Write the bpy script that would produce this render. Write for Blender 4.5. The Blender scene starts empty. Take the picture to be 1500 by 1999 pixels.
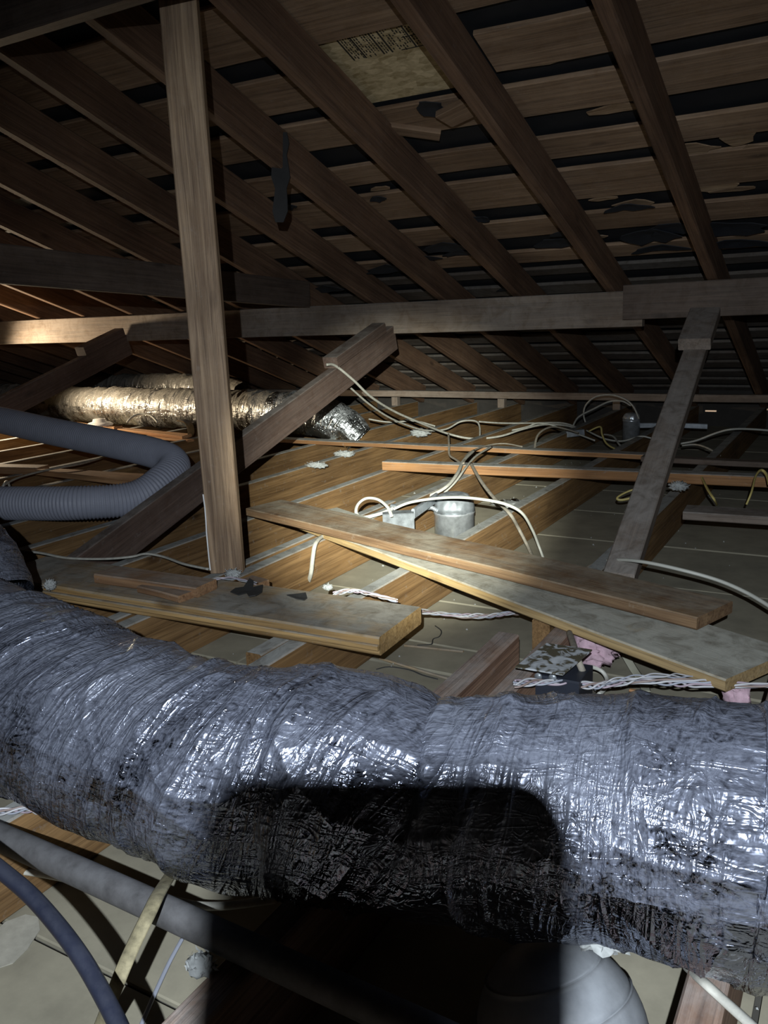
import bpy, bmesh, math, random
import numpy as np
from mathutils import Vector, Matrix, noise as mnoise

random.seed(7)
SC = bpy.context.scene
COL = SC.collection
V = Vector

# ------------------------------------------------------------------ camera, world, lights, exposure
PITCH, ROLL, YAW = math.radians(13.097), math.radians(2.380), math.radians(30.34)
FWD = V((-math.sin(YAW) * math.cos(PITCH), math.cos(YAW) * math.cos(PITCH), -math.sin(PITCH)))
_r0 = V((math.cos(YAW), math.sin(YAW), 0)); _u0 = _r0.cross(FWD)
RIGHT = math.cos(ROLL) * _r0 - math.sin(ROLL) * _u0
UP = math.cos(ROLL) * _u0 + math.sin(ROLL) * _r0
EYE = V((0, 0, 0.80))


def frame(right, up, back, loc):
    return Matrix(((right.x, up.x, back.x, loc.x), (right.y, up.y, back.y, loc.y), (right.z, up.z, back.z, loc.z), (0, 0, 0, 1)))


cd = bpy.data.cameras.new('camera'); cam = bpy.data.objects.new('camera', cd); COL.objects.link(cam)
cd.sensor_fit = 'HORIZONTAL'; cd.sensor_width = 36.0; cd.lens = 36.0 * 1643.27 / 1500
cd.clip_start = 0.01; cd.clip_end = 60
cam.matrix_world = frame(RIGHT, UP, -FWD, EYE)
SC.camera = cam

world = bpy.data.worlds.new('daylight'); SC.world = world; world.use_nodes = True
world.node_tree.nodes['Background'].inputs[0].default_value = (1.0, 0.72, 0.5, 1)
world.node_tree.nodes['Background'].inputs[1].default_value = 0.5

SC.view_settings.view_transform = 'Standard'; SC.view_settings.look = 'None'
SC.view_settings.gamma = 1.0; SC.view_settings.use_curve_mapping = False
SC.view_settings.exposure = 0.0


def spot(name, loc, target, watts, angle, blend, size, color):
    ld = bpy.data.lights.new(name, 'SPOT'); ld.energy = watts; ld.spot_size = math.radians(angle); ld.spot_blend = blend
    ld.shadow_soft_size = size; ld.color = color
    o = bpy.data.objects.new(name, ld); COL.objects.link(o)
    o.location = loc; o.rotation_euler = (V(target) - V(loc)).to_track_quat('-Z', 'Y').to_euler()
    return o


LAMP = EYE + RIGHT * -0.05 + UP * 0.096 - FWD * 0.25          # headlamp on the photographer's forehead
BEAM = V((-1.7519, 3.1831, 0.1000))
spot('headlamp_spill', LAMP, EYE + FWD * 3 - UP * 0.78 + RIGHT * 0.42, 150, 107, 1.0, 0.005, (0.84, 0.92, 1.0))
spot('headlamp_beam', LAMP, BEAM, 1500, 23, 1.0, 0.005, (0.97, 1.0, 0.88))
wl = bpy.data.lights.new('work_lamp', 'SPOT'); wl.energy = 90; wl.spot_size = math.radians(168); wl.spot_blend = 0.7; wl.color = (1.0, 0.80, 0.55); wl.shadow_soft_size = 0.06
wo = bpy.data.objects.new('work_lamp', wl); COL.objects.link(wo); wo.location = (-5.0, 3.25, 0.58); wo.rotation_euler = (V((-3.8, 3.55, 0.10)) - wo.location).to_track_quat('-Z', 'Y').to_euler()


# ------------------------------------------------------------------ materials
def nodes_of(name):
    m = bpy.data.materials.new(name); m.use_nodes = True
    nt = m.node_tree; b = nt.nodes['Principled BSDF']
    return m, nt, b


def N(nt, kind, **kw):
    n = nt.nodes.new(kind)
    for k, v in kw.items():
        if k.startswith('i_'):
            key = k[2:]
            n.inputs[int(key) if key.isdigit() else key.replace('_', ' ')].default_value = v
        else:
            setattr(n, k, v)
    return n


def ramp(nt, fac, stops):
    r = nt.nodes.new('ShaderNodeValToRGB')
    e = r.color_ramp.elements
    while len(e) < len(stops): e.new(0.5)
    for i, (p, c) in enumerate(stops):
        e[i].position = p; e[i].color = c if len(c) == 4 else (*c, 1)
    nt.links.new(fac, r.inputs[0])
    return r.outputs[0]


def mixc(nt, fac, a, b, mode='MIX'):
    m = nt.nodes.new('ShaderNodeMix'); m.data_type = 'RGBA'; m.blend_type = mode
    for s, v in ((m.inputs[0], fac), (m.inputs[6], a), (m.inputs[7], b)):
        if hasattr(v, 'is_linked'): nt.links.new(v, s)
        elif isinstance(v, (int, float)): s.default_value = v
        else: s.default_value = (*v, 1) if len(v) == 3 else v
    return m.outputs[2]


def math_(nt, op, a, b=0.0):
    m = nt.nodes.new('ShaderNodeMath'); m.operation = op
    for s, v in ((m.inputs[0], a), (m.inputs[1], b)):
        if hasattr(v, 'is_linked'): nt.links.new(v, s)
        else: s.default_value = v
    return m.outputs[0]


def object_coords(nt, scale):
    tc = N(nt, 'ShaderNodeTexCoord'); oi = N(nt, 'ShaderNodeObjectInfo')
    off = N(nt, 'ShaderNodeVectorMath', operation='SCALE'); off.inputs[0].default_value = (17.3, 5.1, 9.7)
    nt.links.new(oi.outputs['Random'], off.inputs['Scale'])
    add = N(nt, 'ShaderNodeVectorMath', operation='ADD')
    nt.links.new(tc.outputs['Object'], add.inputs[0]); nt.links.new(off.outputs[0], add.inputs[1])
    mp = N(nt, 'ShaderNodeMapping'); mp.inputs['Scale'].default_value = scale
    nt.links.new(add.outputs[0], mp.inputs['Vector'])
    return mp.outputs[0], add.outputs[0]


def up_dust(nt, src, lo=0.35, hi=0.9, patch=7.0, thin=0.38, full=0.62):
    """settled dust: only on faces that look up, broken by a noise"""
    g = N(nt, 'ShaderNodeNewGeometry'); sx = N(nt, 'ShaderNodeSeparateXYZ'); nt.links.new(g.outputs['Normal'], sx.inputs[0])
    mr = N(nt, 'ShaderNodeMapRange', interpolation_type='SMOOTHSTEP'); mr.inputs[1].default_value = lo; mr.inputs[2].default_value = hi
    nt.links.new(sx.outputs[2], mr.inputs[0])
    nz = N(nt, 'ShaderNodeTexNoise', i_Scale=patch, i_Detail=6.0, i_Roughness=0.65); nt.links.new(src, nz.inputs['Vector'])
    rp = ramp(nt, nz.outputs[0], [(thin, (0, 0, 0)), (full, (1, 1, 1))])
    return math_(nt, 'MULTIPLY', mr.outputs[0], rp)


def wood(name, dark, light, dust=0.85, dustcol=(0.36, 0.37, 0.36), grain=1.0, thin=0.30, full=0.55, film=0.0, bump=0.25, knots=True, rough=0.75):
    m, nt, b = nodes_of(name)
    vec, raw = object_coords(nt, (1.3 * grain, 26 * grain, 26 * grain))
    n1 = N(nt, 'ShaderNodeTexNoise', i_Scale=1.6, i_Detail=7.0, i_Roughness=0.62, i_Distortion=1.1); nt.links.new(vec, n1.inputs['Vector'])
    c = ramp(nt, n1.outputs[0], [(0.30, dark), (0.52, tuple((d + l) / 2 for d, l in zip(dark, light))), (0.70, light)])
    big = N(nt, 'ShaderNodeTexNoise', i_Scale=2.3, i_Detail=3.0); nt.links.new(raw, big.inputs['Vector'])
    c = mixc(nt, 1.0, c, ramp(nt, big.outputs[0], [(0.3, (0.62, 0.60, 0.60)), (0.7, (1.15, 1.12, 1.08))]), 'MULTIPLY')
    fine_, _ = object_coords(nt, (2.2 * grain, 115 * grain, 115 * grain))
    n2 = N(nt, 'ShaderNodeTexNoise', i_Scale=1.6, i_Detail=5.0, i_Roughness=0.7, i_Distortion=0.4); nt.links.new(fine_, n2.inputs['Vector'])
    c = mixc(nt, 1.0, c, ramp(nt, n2.outputs[0], [(0.33, (0.58, 0.55, 0.53)), (0.50, (1, 1, 1)), (0.68, (1.18, 1.16, 1.12))]), 'MULTIPLY')
    if knots:
        vm = N(nt, 'ShaderNodeMapping'); vm.inputs['Scale'].default_value = (1.0, 2.6, 2.6); nt.links.new(raw, vm.inputs['Vector'])
        vo = N(nt, 'ShaderNodeTexVoronoi', i_Scale=2.2); nt.links.new(vm.outputs[0], vo.inputs['Vector'])
        kn = ramp(nt, vo.outputs['Distance'], [(0.03, (0.30, 0.25, 0.22)), (0.10, (1, 1, 1))])
        c = mixc(nt, 0.8, c, kn, 'MULTIPLY')
    # dust is never one even grey
    dv = N(nt, 'ShaderNodeTexNoise', i_Scale=17.0, i_Detail=7.0, i_Roughness=0.7, i_Distortion=0.8); nt.links.new(raw, dv.inputs['Vector'])
    dustcol = mixc(nt, 1.0, dustcol, ramp(nt, dv.outputs[0], [(0.32, (0.52, 0.50, 0.47)), (0.52, (1, 1, 1)), (0.72, (1.25, 1.25, 1.25))]), 'MULTIPLY')
    # scuffs and dust specks
    sp = N(nt, 'ShaderNodeTexNoise', i_Scale=38.0, i_Detail=5.0, i_Roughness=0.7); nt.links.new(raw, sp.inputs['Vector'])
    c = mixc(nt, math_(nt, 'MULTIPLY', ramp(nt, sp.outputs[0], [(0.60, (0, 0, 0)), (0.74, (1, 1, 1))]), 0.30), c, dustcol)
    if film > 0: c = mixc(nt, math_(nt, 'MULTIPLY', ramp(nt, big.outputs[0], [(0.35, (0.4, 0.4, 0.4)), (0.65, (1, 1, 1))]), film), c, dustcol)
    if dust > 0: c = mixc(nt, math_(nt, 'MULTIPLY', up_dust(nt, raw, thin=thin, full=full), dust), c, dustcol)
    nt.links.new(c, b.inputs['Base Color']); b.inputs['Roughness'].default_value = rough; b.inputs['Specular IOR Level'].default_value = 0.25
    bp = N(nt, 'ShaderNodeBump', i_Strength=bump, i_Distance=0.004); nt.links.new(math_(nt, 'ADD', n1.outputs[0], math_(nt, 'MULTIPLY', n2.outputs[0], 0.6)), bp.inputs['Height']); nt.links.new(bp.outputs[0], b.inputs['Normal'])
    return m


def plain(name, col, rough=0.6, metal=0.0, vary=0.25, scale=14.0, dust=0.0, dustcol=(0.36, 0.37, 0.36), bump=0.0):
    m, nt, b = nodes_of(name)
    _, raw = object_coords(nt, (1, 1, 1))
    n = N(nt, 'ShaderNodeTexNoise', i_Scale=scale, i_Detail=6.0, i_Roughness=0.65); nt.links.new(raw, n.inputs['Vector'])
    lo = 1 - vary; c = mixc(nt, 1.0, col, ramp(nt, n.outputs[0], [(0.3, (lo, lo, lo)), (0.7, (1 + vary * .3,) * 3)]), 'MULTIPLY')
    if dust > 0:
        f = math_(nt, 'MULTIPLY', up_dust(nt, raw, lo=0.1, hi=0.9, patch=30), dust)
        c = mixc(nt, f, c, dustcol)
        if metal > 0: nt.links.new(math_(nt, 'MULTIPLY', math_(nt, 'SUBTRACT', 1.0, f), metal), b.inputs['Metallic'])
    nt.links.new(c, b.inputs['Base Color']); b.inputs['Roughness'].default_value = rough
    if metal > 0 and dust == 0: b.inputs['Metallic'].default_value = metal
    if bump > 0:
        bp = N(nt, 'ShaderNodeBump', i_Strength=bump, i_Distance=0.004); nt.links.new(n.outputs[0], bp.inputs['Height']); nt.links.new(bp.outputs[0], b.inputs['Normal'])
    return m


def foil(name, tint, dusty, rough=0.26, up_only=0.5, cell=70.0, dustcol=(0.34, 0.34, 0.36), crink=0.7):
    """aluminised duct jacket: crinkle relief in metres (UV = metres along, metres round), patchy dust film"""
    m, nt, b = nodes_of(name)
    uv = N(nt, 'ShaderNodeUVMap')
    def streak(sx, sy, sc, det, dist, seed):
        mp = N(nt, 'ShaderNodeMapping'); mp.inputs['Scale'].default_value = (sx, sy, 1); mp.inputs['Location'].default_value = (seed, seed * 1.7, seed)
        nt.links.new(uv.outputs[0], mp.inputs['Vector'])
        n = N(nt, 'ShaderNodeTexNoise', i_Scale=sc, i_Detail=det, i_Roughness=0.6, i_Distortion=dist); nt.links.new(mp.outputs[0], n.inputs['Vector'])
        return n.outputs[0]
    def ridged(o): return math_(nt, 'SUBTRACT', 1.0, math_(nt, 'ABSOLUTE', math_(nt, 'SUBTRACT', math_(nt, 'MULTIPLY', o, 2.0), 1.0)))
    r1 = math_(nt, 'POWER', ridged(streak(7.0, 1.0, cell * 0.10, 2.0, 0.5, 1.3)), 5.0)
    r2 = math_(nt, 'POWER', ridged(streak(2.2, 1.0, cell * 0.42, 3.0, 0.8, 4.1)), 4.0)
    r3 = math_(nt, 'POWER', ridged(streak(1.0, 3.0, cell * 0.25, 2.0, 0.6, 7.7)), 6.0)
    sx = N(nt, 'ShaderNodeSeparateXYZ'); nt.links.new(uv.outputs[0], sx.inputs[0])
    wob = math_(nt, 'MULTIPLY', streak(1, 1, 25.0, 2.0, 0.0, 2.2), 0.02)
    def thread(o, per):
        f = math_(nt, 'FRACT', math_(nt, 'MULTIPLY', math_(nt, 'ADD', o, wob), 1 / per)); return math_(nt, 'GREATER_THAN', math_(nt, 'ABSOLUTE', math_(nt, 'SUBTRACT', f, 0.5)), 0.45)
    grid = math_(nt, 'MAXIMUM', thread(sx.outputs[0], 0.013), thread(sx.outputs[1], 0.021))
    h = math_(nt, 'ADD', math_(nt, 'MULTIPLY', r1, 1.0), math_(nt, 'MULTIPLY', r2, 0.45))
    h = math_(nt, 'ADD', h, math_(nt, 'MULTIPLY', r3, 0.35))
    h = math_(nt, 'ADD', h, math_(nt, 'MULTIPLY', grid, 0.10))
    bp = N(nt, 'ShaderNodeBump', i_Strength=crink, i_Distance=0.0032); nt.links.new(h, bp.inputs['Height']); nt.links.new(bp.outputs[0], b.inputs['Normal'])
    # dust film: broad patches, broken by a fibrous crackle; thicker on top
    n1 = streak(1.6, 1.0, 5.0, 6.0, 0.6, 3.3)
    cr1 = math_(nt, 'POWER', ridged(streak(1.0, 1.0, 44.0, 6.0, 2.0, 5.5)), 2.0)
    cr2 = streak(1.0, 1.0, 105.0, 8.0, 1.5, 9.1)
    cr = math_(nt, 'ADD', math_(nt, 'MULTIPLY', cr1, 0.35), math_(nt, 'MULTIPLY', cr2, 0.65))
    pat = math_(nt, 'ADD', math_(nt, 'MULTIPLY', n1, 0.62), math_(nt, 'MULTIPLY', cr, 0.45))
    g = N(nt, 'ShaderNodeNewGeometry'); gz = N(nt, 'ShaderNodeSeparateXYZ'); nt.links.new(g.outputs['Normal'], gz.inputs[0])
    lift = math_(nt, 'MULTIPLY', math_(nt, 'MAXIMUM', gz.outputs[2], -0.2), up_only * 0.25)
    f = ramp(nt, math_(nt, 'ADD', pat, lift), [(0.54 - dusty * 0.16, (0, 0, 0)), (0.78 - dusty * 0.16, (1, 1, 1))])
    f = math_(nt, 'MULTIPLY', f, 0.9)
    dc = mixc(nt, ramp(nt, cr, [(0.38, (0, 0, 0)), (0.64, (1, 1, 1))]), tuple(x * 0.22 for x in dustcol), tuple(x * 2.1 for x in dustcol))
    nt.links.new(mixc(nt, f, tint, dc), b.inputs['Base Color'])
    nt.links.new(math_(nt, 'SUBTRACT', 1.0, math_(nt, 'MULTIPLY', f, 0.9)), b.inputs['Metallic'])
    nt.links.new(math_(nt, 'ADD', rough, math_(nt, 'MULTIPLY', f, 0.36)), b.inputs['Roughness'])
    return m


DUST = (0.31, 0.32, 0.31)
M = {}
M['joist'] = wood('joist_wood', (0.135, 0.076, 0.031), (0.275, 0.170, 0.078), dust=0.95, dustcol=DUST, thin=0.16, full=0.36)
M['rafter'] = wood('rafter_wood', (0.115, 0.064, 0.038), (0.235, 0.140, 0.085), dust=0.5, film=0.12, dustcol=(0.22, 0.19, 0.17))
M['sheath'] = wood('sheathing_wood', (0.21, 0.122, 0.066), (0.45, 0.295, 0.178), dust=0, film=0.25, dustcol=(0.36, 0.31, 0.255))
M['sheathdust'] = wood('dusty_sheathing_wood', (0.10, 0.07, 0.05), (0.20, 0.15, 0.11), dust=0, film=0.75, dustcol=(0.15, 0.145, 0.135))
M['flap'] = plain('felt_flap', (0.020, 0.023, 0.030), rough=0.7, vary=0.3, scale=20)
M['boxgrey'] = plain('dull_zinc_box', (0.15, 0.165, 0.18), rough=0.7, vary=0.55, scale=45)
M['elbow'] = plain('dull_elbow_metal', (0.27, 0.285, 0.305), rough=0.5, metal=0.15, vary=0.35, scale=18)
M['purlin'] = wood('purlin_wood', (0.17, 0.115, 0.075), (0.34, 0.25, 0.175), dust=0.8, film=0.55, dustcol=(0.30, 0.29, 0.27))
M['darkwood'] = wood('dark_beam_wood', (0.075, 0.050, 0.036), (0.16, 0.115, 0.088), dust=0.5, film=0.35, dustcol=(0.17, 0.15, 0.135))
M['post'] = wood('post_wood', (0.20, 0.125, 0.072), (0.52, 0.375, 0.24), dust=0.2, film=0.15, grain=1.25, bump=0.6, dustcol=(0.36, 0.32, 0.28), rough=0.62)
M['strut'] = wood('brace_wood', (0.080, 0.046, 0.034), (0.155, 0.102, 0.08), dust=0.8, film=0.2, dustcol=(0.24, 0.22, 0.205))
M['greystrut'] = wood('grey_brace_wood', (0.16, 0.12, 0.092), (0.30, 0.24, 0.195), dust=0.7, film=0.35, dustcol=(0.29, 0.27, 0.25))
M['stripwood'] = wood('strip_wood', (0.24, 0.115, 0.042), (0.42, 0.225, 0.095), dust=0.95, thin=0.15, full=0.36, dustcol=DUST, film=0.06)
M['tandg'] = wood('tongue_board_wood', (0.27, 0.165, 0.065), (0.46, 0.32, 0.15), dust=0.9, thin=0.24, full=0.56, dustcol=(0.245, 0.24, 0.22))
M['brownboard'] = wood('brown_board_wood', (0.12, 0.068, 0.038), (0.25, 0.165, 0.092), dust=0.62, thin=0.36, full=0.66, dustcol=(0.36, 0.34, 0.28))
M['greyboard'] = wood('grey_board_wood', (0.36, 0.25, 0.115), (0.50, 0.38, 0.20), dust=0.93, thin=0.14, full=0.36, dustcol=(0.36, 0.36, 0.32))
M['scrap'] = wood('scrap_wood', (0.21, 0.115, 0.06), (0.38, 0.235, 0.13), dust=0.4, dustcol=DUST)
M['freshwood'] = wood('fresh_split_wood', (0.42, 0.21, 0.09), (0.66, 0.40, 0.21), dust=0.15, dustcol=DUST)
M['stub'] = wood('weathered_stub_wood', (0.15, 0.085, 0.058), (0.36, 0.24, 0.17), dust=0.55, grain=0.8, bump=0.9, dustcol=(0.34, 0.33, 0.32))
M['pale'] = wood('pale_shingle_wood', (0.30, 0.20, 0.12), (0.48, 0.35, 0.23), dust=0, knots=False)
M['drywall'] = plain('gypsum_lath', (0.285, 0.262, 0.195), rough=0.9, vary=0.28, scale=9, bump=0.15)
M['gap'] = plain('dark_gap_base', (0.07, 0.065, 0.055), rough=0.95)  # darker base colour of the floor sheet, seen between the lath panels
M['felt'] = plain('roofing_felt', (0.012, 0.013, 0.016), rough=0.75, vary=0.3, scale=20)
M['feltgrey'] = plain('felt_scrap', (0.028, 0.028, 0.028), rough=0.8, vary=0.3)
M['wall'] = plain('eave_wall', (0.05, 0.045, 0.04), rough=0.9)
M['white_cable'] = plain('white_cable_jacket', (0.54, 0.54, 0.48), rough=0.45, vary=0.15)
M['grey_cable'] = plain('dusty_cable_jacket', (0.42, 0.41, 0.36), rough=0.6, vary=0.3, scale=60)
M['cloth_cable'] = plain('cloth_cable_jacket', (0.30, 0.27, 0.22), rough=0.8, vary=0.4, scale=60)
M['yellow_cable'] = plain('yellow_cable_jacket', (0.58, 0.48, 0.17), rough=0.45, vary=0.15)
M['blue_cable'] = plain('blue_black_cable_jacket', (0.016, 0.019, 0.034), rough=0.38, vary=0.3, dust=0.3, dustcol=(0.06, 0.064, 0.08))
M['wire_white'] = plain('white_wire', (0.46, 0.46, 0.48), rough=0.45, vary=0.1)
M['wire_pink'] = plain('pink_wire', (0.38, 0.31, 0.36), rough=0.45, vary=0.1)
M['wire_blue'] = plain('blue_wire', (0.32, 0.34, 0.40), rough=0.45, vary=0.1)
M['wire_brown'] = plain('brown_wire', (0.25, 0.19, 0.17), rough=0.45, vary=0.1)
M['galv'] = plain('galvanised_steel', (0.74, 0.78, 0.82), rough=0.30, metal=0.75, vary=0.35, scale=40, dust=0.45)
M['galvdust'] = plain('dusty_galvanised_steel', (0.33, 0.36, 0.39), rough=0.4, metal=0.5, vary=0.45, scale=26, dust=0.7, dustcol=(0.30, 0.32, 0.34))
M['strap'] = plain('yellowed_sheath', (0.27, 0.235, 0.14), rough=0.8, vary=0.6, scale=70)
M['boxdark'] = plain('dark_box_paint', (0.020, 0.024, 0.036), rough=0.5, vary=0.3)
M['hose'] = plain('grey_hose_plastic', (0.30, 0.315, 0.385), rough=0.55, vary=0.12)
M['pipe'] = plain('grey_pipe', (0.085, 0.083, 0.085), rough=0.7, vary=0.5, scale=40, dust=0.6, dustcol=(0.125, 0.125, 0.13))
M['pink'] = plain('pink_insulation', (0.52, 0.36, 0.42), rough=0.95, vary=0.4, scale=40)
M['fluff'] = plain('pale_fluff', (0.36, 0.375, 0.37), rough=0.95, vary=0.3, scale=40)
M['paper'] = plain('aged_paper', (0.50, 0.49, 0.38), rough=0.85, vary=0.15)
M['whiteplastic'] = plain('white_plastic', (0.72, 0.72, 0.72), rough=0.5, vary=0.1)
M['black'] = plain('black_plastic', (0.01, 0.01, 0.011), rough=0.5, vary=0.1)
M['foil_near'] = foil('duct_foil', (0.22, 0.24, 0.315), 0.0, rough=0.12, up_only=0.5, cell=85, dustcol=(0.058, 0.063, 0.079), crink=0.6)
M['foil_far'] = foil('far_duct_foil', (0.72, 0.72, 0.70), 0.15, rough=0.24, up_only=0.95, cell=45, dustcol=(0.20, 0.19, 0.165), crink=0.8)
M['foil_boot'] = foil('crinkled_foil_end', (0.72, 0.76, 0.78), -0.35, rough=0.22, up_only=0.2, cell=45, crink=0.9)


mpl, nt, b = nodes_of('flaked_plate_paint')
_, raw_ = object_coords(nt, (1, 1, 1))
nz = N(nt, 'ShaderNodeTexNoise', i_Scale=38.0, i_Detail=5.0, i_Distortion=1.2); nt.links.new(raw_, nz.inputs['Vector'])
nt.links.new(ramp(nt, nz.outputs[0], [(0.46, (0.085, 0.075, 0.05)), (0.53, (0.36, 0.38, 0.40)), (0.7, (0.50, 0.53, 0.56))]), b.inputs['Base Color']); b.inputs['Roughness'].default_value = 0.55
M['plate'] = mpl


# ------------------------------------------------------------------ builders
def tag(o, label=None, cat=None, group=None, kind=None):
    if label: o['label'] = label
    if cat: o['category'] = cat
    if group: o['group'] = group
    if kind: o['kind'] = kind
    return o


def link(name, me, mats, parent=None, mw=None):
    o = bpy.data.objects.new(name, me); COL.objects.link(o)
    for m in (mats if isinstance(mats, (list, tuple)) else [mats]):
        if m is not None and m.name not in [x.name for x in me.materials if x]: me.materials.append(m)
    mw = mw or Matrix.Identity(4)
    if parent is not None:
        o.parent = parent
        pm = parent.matrix_basis if parent.parent is None else parent.parent.matrix_basis @ parent.matrix_basis
        o.matrix_basis = pm.inverted() @ mw
    else:
        o.matrix_basis = mw
    return o


def empty(name, loc):
    o = bpy.data.objects.new(name, None); COL.objects.link(o); o.matrix_basis = Matrix.Translation(V(loc)); o.empty_display_size = 0.05
    return o


def mesh(name, verts, faces, smooth=False):
    me = bpy.data.meshes.new(name); me.from_pydata([tuple(v) for v in verts], [], faces); me.update()
    if smooth: me.polygons.foreach_set('use_smooth', [True] * len(me.polygons))
    return me


def axes(p0, p1, up):
    x = (V(p1) - V(p0)).normalized(); z = V(up) - x * V(up).dot(x); z.normalize(); y = z.cross(x)
    return x, y, z


def timber(name, p0, p1, w, h, mat, up=(0, 0, 1), at='top', seg=4, wob=0.0015, ch=0.003, parent=None, cut0=0.0, cut1=0.0, twist=0.0):
    """sawn piece, local X along its length; at: where p0-p1 runs (top / bottom / centre of the section)"""
    p0, p1 = V(p0), V(p1); L = (p1 - p0).length; x, y, z = axes(p0, p1, up)
    oz = {'top': -h / 2, 'bottom': h / 2, 'centre': 0}[at]
    a, b = w / 2, h / 2
    sec = [(a - ch, -b), (a, -b + ch), (a, b - ch), (a - ch, b), (-a + ch, b), (-a, b - ch), (-a, -b + ch), (-a + ch, -b)]
    vs, fs = [], []
    rnd = random.Random(hash((round(p0.x, 3), round(p0.y, 3), round(p1.z, 3))) & 0xffff)
    for i in range(seg + 1):
        t = i / seg; dy, dz = rnd.uniform(-wob, wob), rnd.uniform(-wob, wob)
        ang = twist * (t - 0.5); ca, sa = math.cos(ang), math.sin(ang)
        for (sy, sz) in sec:
            yy, zz = sy * ca - sz * sa, sy * sa + sz * ca
            xx = (t - 0.5) * L
            if i == 0: xx += cut0 * (sz / h)
            if i == seg: xx += cut1 * (sz / h)
            vs.append((xx, yy + dy, zz + dz))
    for i in range(seg):
        for k in range(8):
            q = i * 8; fs.append((q + k, q + (k + 1) % 8, q + 8 + (k + 1) % 8, q + 8 + k))
    fs.append(tuple(range(7, -1, -1))); fs.append(tuple(seg * 8 + k for k in range(8)))
    me = mesh(name, vs, fs)
    c = (p0 + p1) / 2 + z * oz
    return link(name, me, mat, parent, frame(x, y, z, c))


def catmull(pts, per=8, closed=False):
    P = [V(p) for p in pts]; out = []
    n = len(P)
    for i in range(n - 1):
        a, b, c, d = P[max(i - 1, 0)], P[i], P[i + 1], P[min(i + 2, n - 1)]
        for k in range(per):
            t = k / per
            out.append(0.5 * ((2 * b) + (c - a) * t + (2 * a - 5 * b + 4 * c - d) * t * t + (3 * b - a - 3 * c + d) * t ** 3))
    out.append(P[-1]); return out


def frames(path):
    T = [(path[min(i + 1, len(path) - 1)] - path[max(i - 1, 0)]).normalized() for i in range(len(path))]
    up = V((0, 0, 1)) if abs(T[0].z) < 0.9 else V((1, 0, 0))
    nrm = (up - T[0] * up.dot(T[0])).normalized(); out = []
    for t in T:
        nrm = (nrm - t * nrm.dot(t)); nrm.normalize(); out.append((t, nrm, t.cross(nrm)))
    return out


def tube_data(path, radii, sides=10, flat=1.0, caps=True):
    fr = frames(path); vs, fs = [], []
    for i, (p, (t, n, b)) in enumerate(zip(path, fr)):
        r = radii[i] if hasattr(radii, '__len__') else radii
        for k in range(sides):
            a = 2 * math.pi * k / sides
            vs.append(p + n * (math.sin(a) * r * flat) + b * (math.cos(a) * r))
    for i in range(len(path) - 1):
        for k in range(sides):
            q = i * sides; fs.append((q + k, q + sides + k, q + sides + (k + 1) % sides, q + (k + 1) % sides))
    if caps:
        fs.append(tuple(range(sides))); q = (len(path) - 1) * sides; fs.append(tuple(q + k for k in range(sides - 1, -1, -1)))
    return vs, fs


def tube(name, pts, r, mat, parent=None, sides=10, per=8, flat=1.0, smooth=True, raw=False):
    path = [V(p) for p in pts] if raw else catmull(pts, per)
    c = path[0].copy(); path = [p - c for p in path]
    vs, fs = tube_data(path, r, sides, flat)
    return link(name, mesh(name, vs, fs, smooth), mat, parent, Matrix.Translation(c))


def cable(label, pts, r=0.0045, mat='white_cable', flat=0.6, name='electric_cable', group=None, per=8):
    o = tube(name, pts, r, M[mat], flat=flat, sides=8, per=per)
    return tag(o, label, 'cable', group)


def bundle(label, pts, r=0.006, turns=30, mats=('wire_white', 'wire_pink', 'wire_blue', 'wire_white', 'wire_brown')):
    path = catmull(pts, 24); root = empty('twisted_wire_bundle', path[0]); tag(root, label, 'cable')
    fr = frames(path); n = len(mats)
    for j, mn in enumerate(mats):
        q = []
        for i, (p, (t, a, b)) in enumerate(zip(path, fr)):
            ph = 2 * math.pi * (j / n + 0.13 * turns * i / len(path) * (1 + 0.04 * math.sin(i * 0.21 + j)))
            rr = r * (0.75 + 0.35 * math.sin(i * 0.13 + j * 1.7))
            q.append(p + a * math.sin(ph) * rr + b * math.cos(ph) * rr)
        tube('strand', q, r * 0.33, M[mn], root, sides=6, raw=True)
    return root


def lathe(name, prof, mat, mw, parent=None, sides=40, smooth=True, wob=0.0):
    vs, fs = [], []
    for i, (r, z) in enumerate(prof):
        for k in range(sides):
            a = 2 * math.pi * k / sides
            rr = r * (1 + wob * mnoise.noise(V((math.cos(a) * 3, math.sin(a) * 3, z * 60))))
            vs.append((rr * math.cos(a), rr * math.sin(a), z))
    for i in range(len(prof) - 1):
        for k in range(sides):
            q = i * sides; fs.append((q + k, q + (k + 1) % sides, q + sides + (k + 1) % sides, q + sides + k))
    if prof[0][0] > 1e-4: fs.append(tuple(range(sides - 1, -1, -1)))
    if prof[-1][0] > 1e-4: fs.append(tuple((len(prof) - 1) * sides + k for k in range(sides)))
    return link(name, mesh(name, vs, fs, smooth), mat, parent, mw)


def slab(name, poly, th, mat, mw=None, parent=None, curl=0.0):
    """flat irregular outline with a real thickness"""
    n = len(poly); cx = sum(p[0] for p in poly) / n; cy = sum(p[1] for p in poly) / n
    def zz(p): return curl * (((p[0] - cx) ** 2 + (p[1] - cy) ** 2) ** 0.5)
    vs = [(p[0], p[1], zz(p)) for p in poly] + [(cx, cy, 0)] + [(p[0], p[1], zz(p) + th) for p in poly] + [(cx, cy, th)]
    fs = []
    for i in range(n):
        j = (i + 1) % n
        fs += [(j, i, n), (n + 1 + i, n + 1 + j, 2 * n + 1), (i, j, n + 1 + j, n + 1 + i)]
    return link(name, mesh(name, vs, fs), mat, parent, mw)


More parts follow.
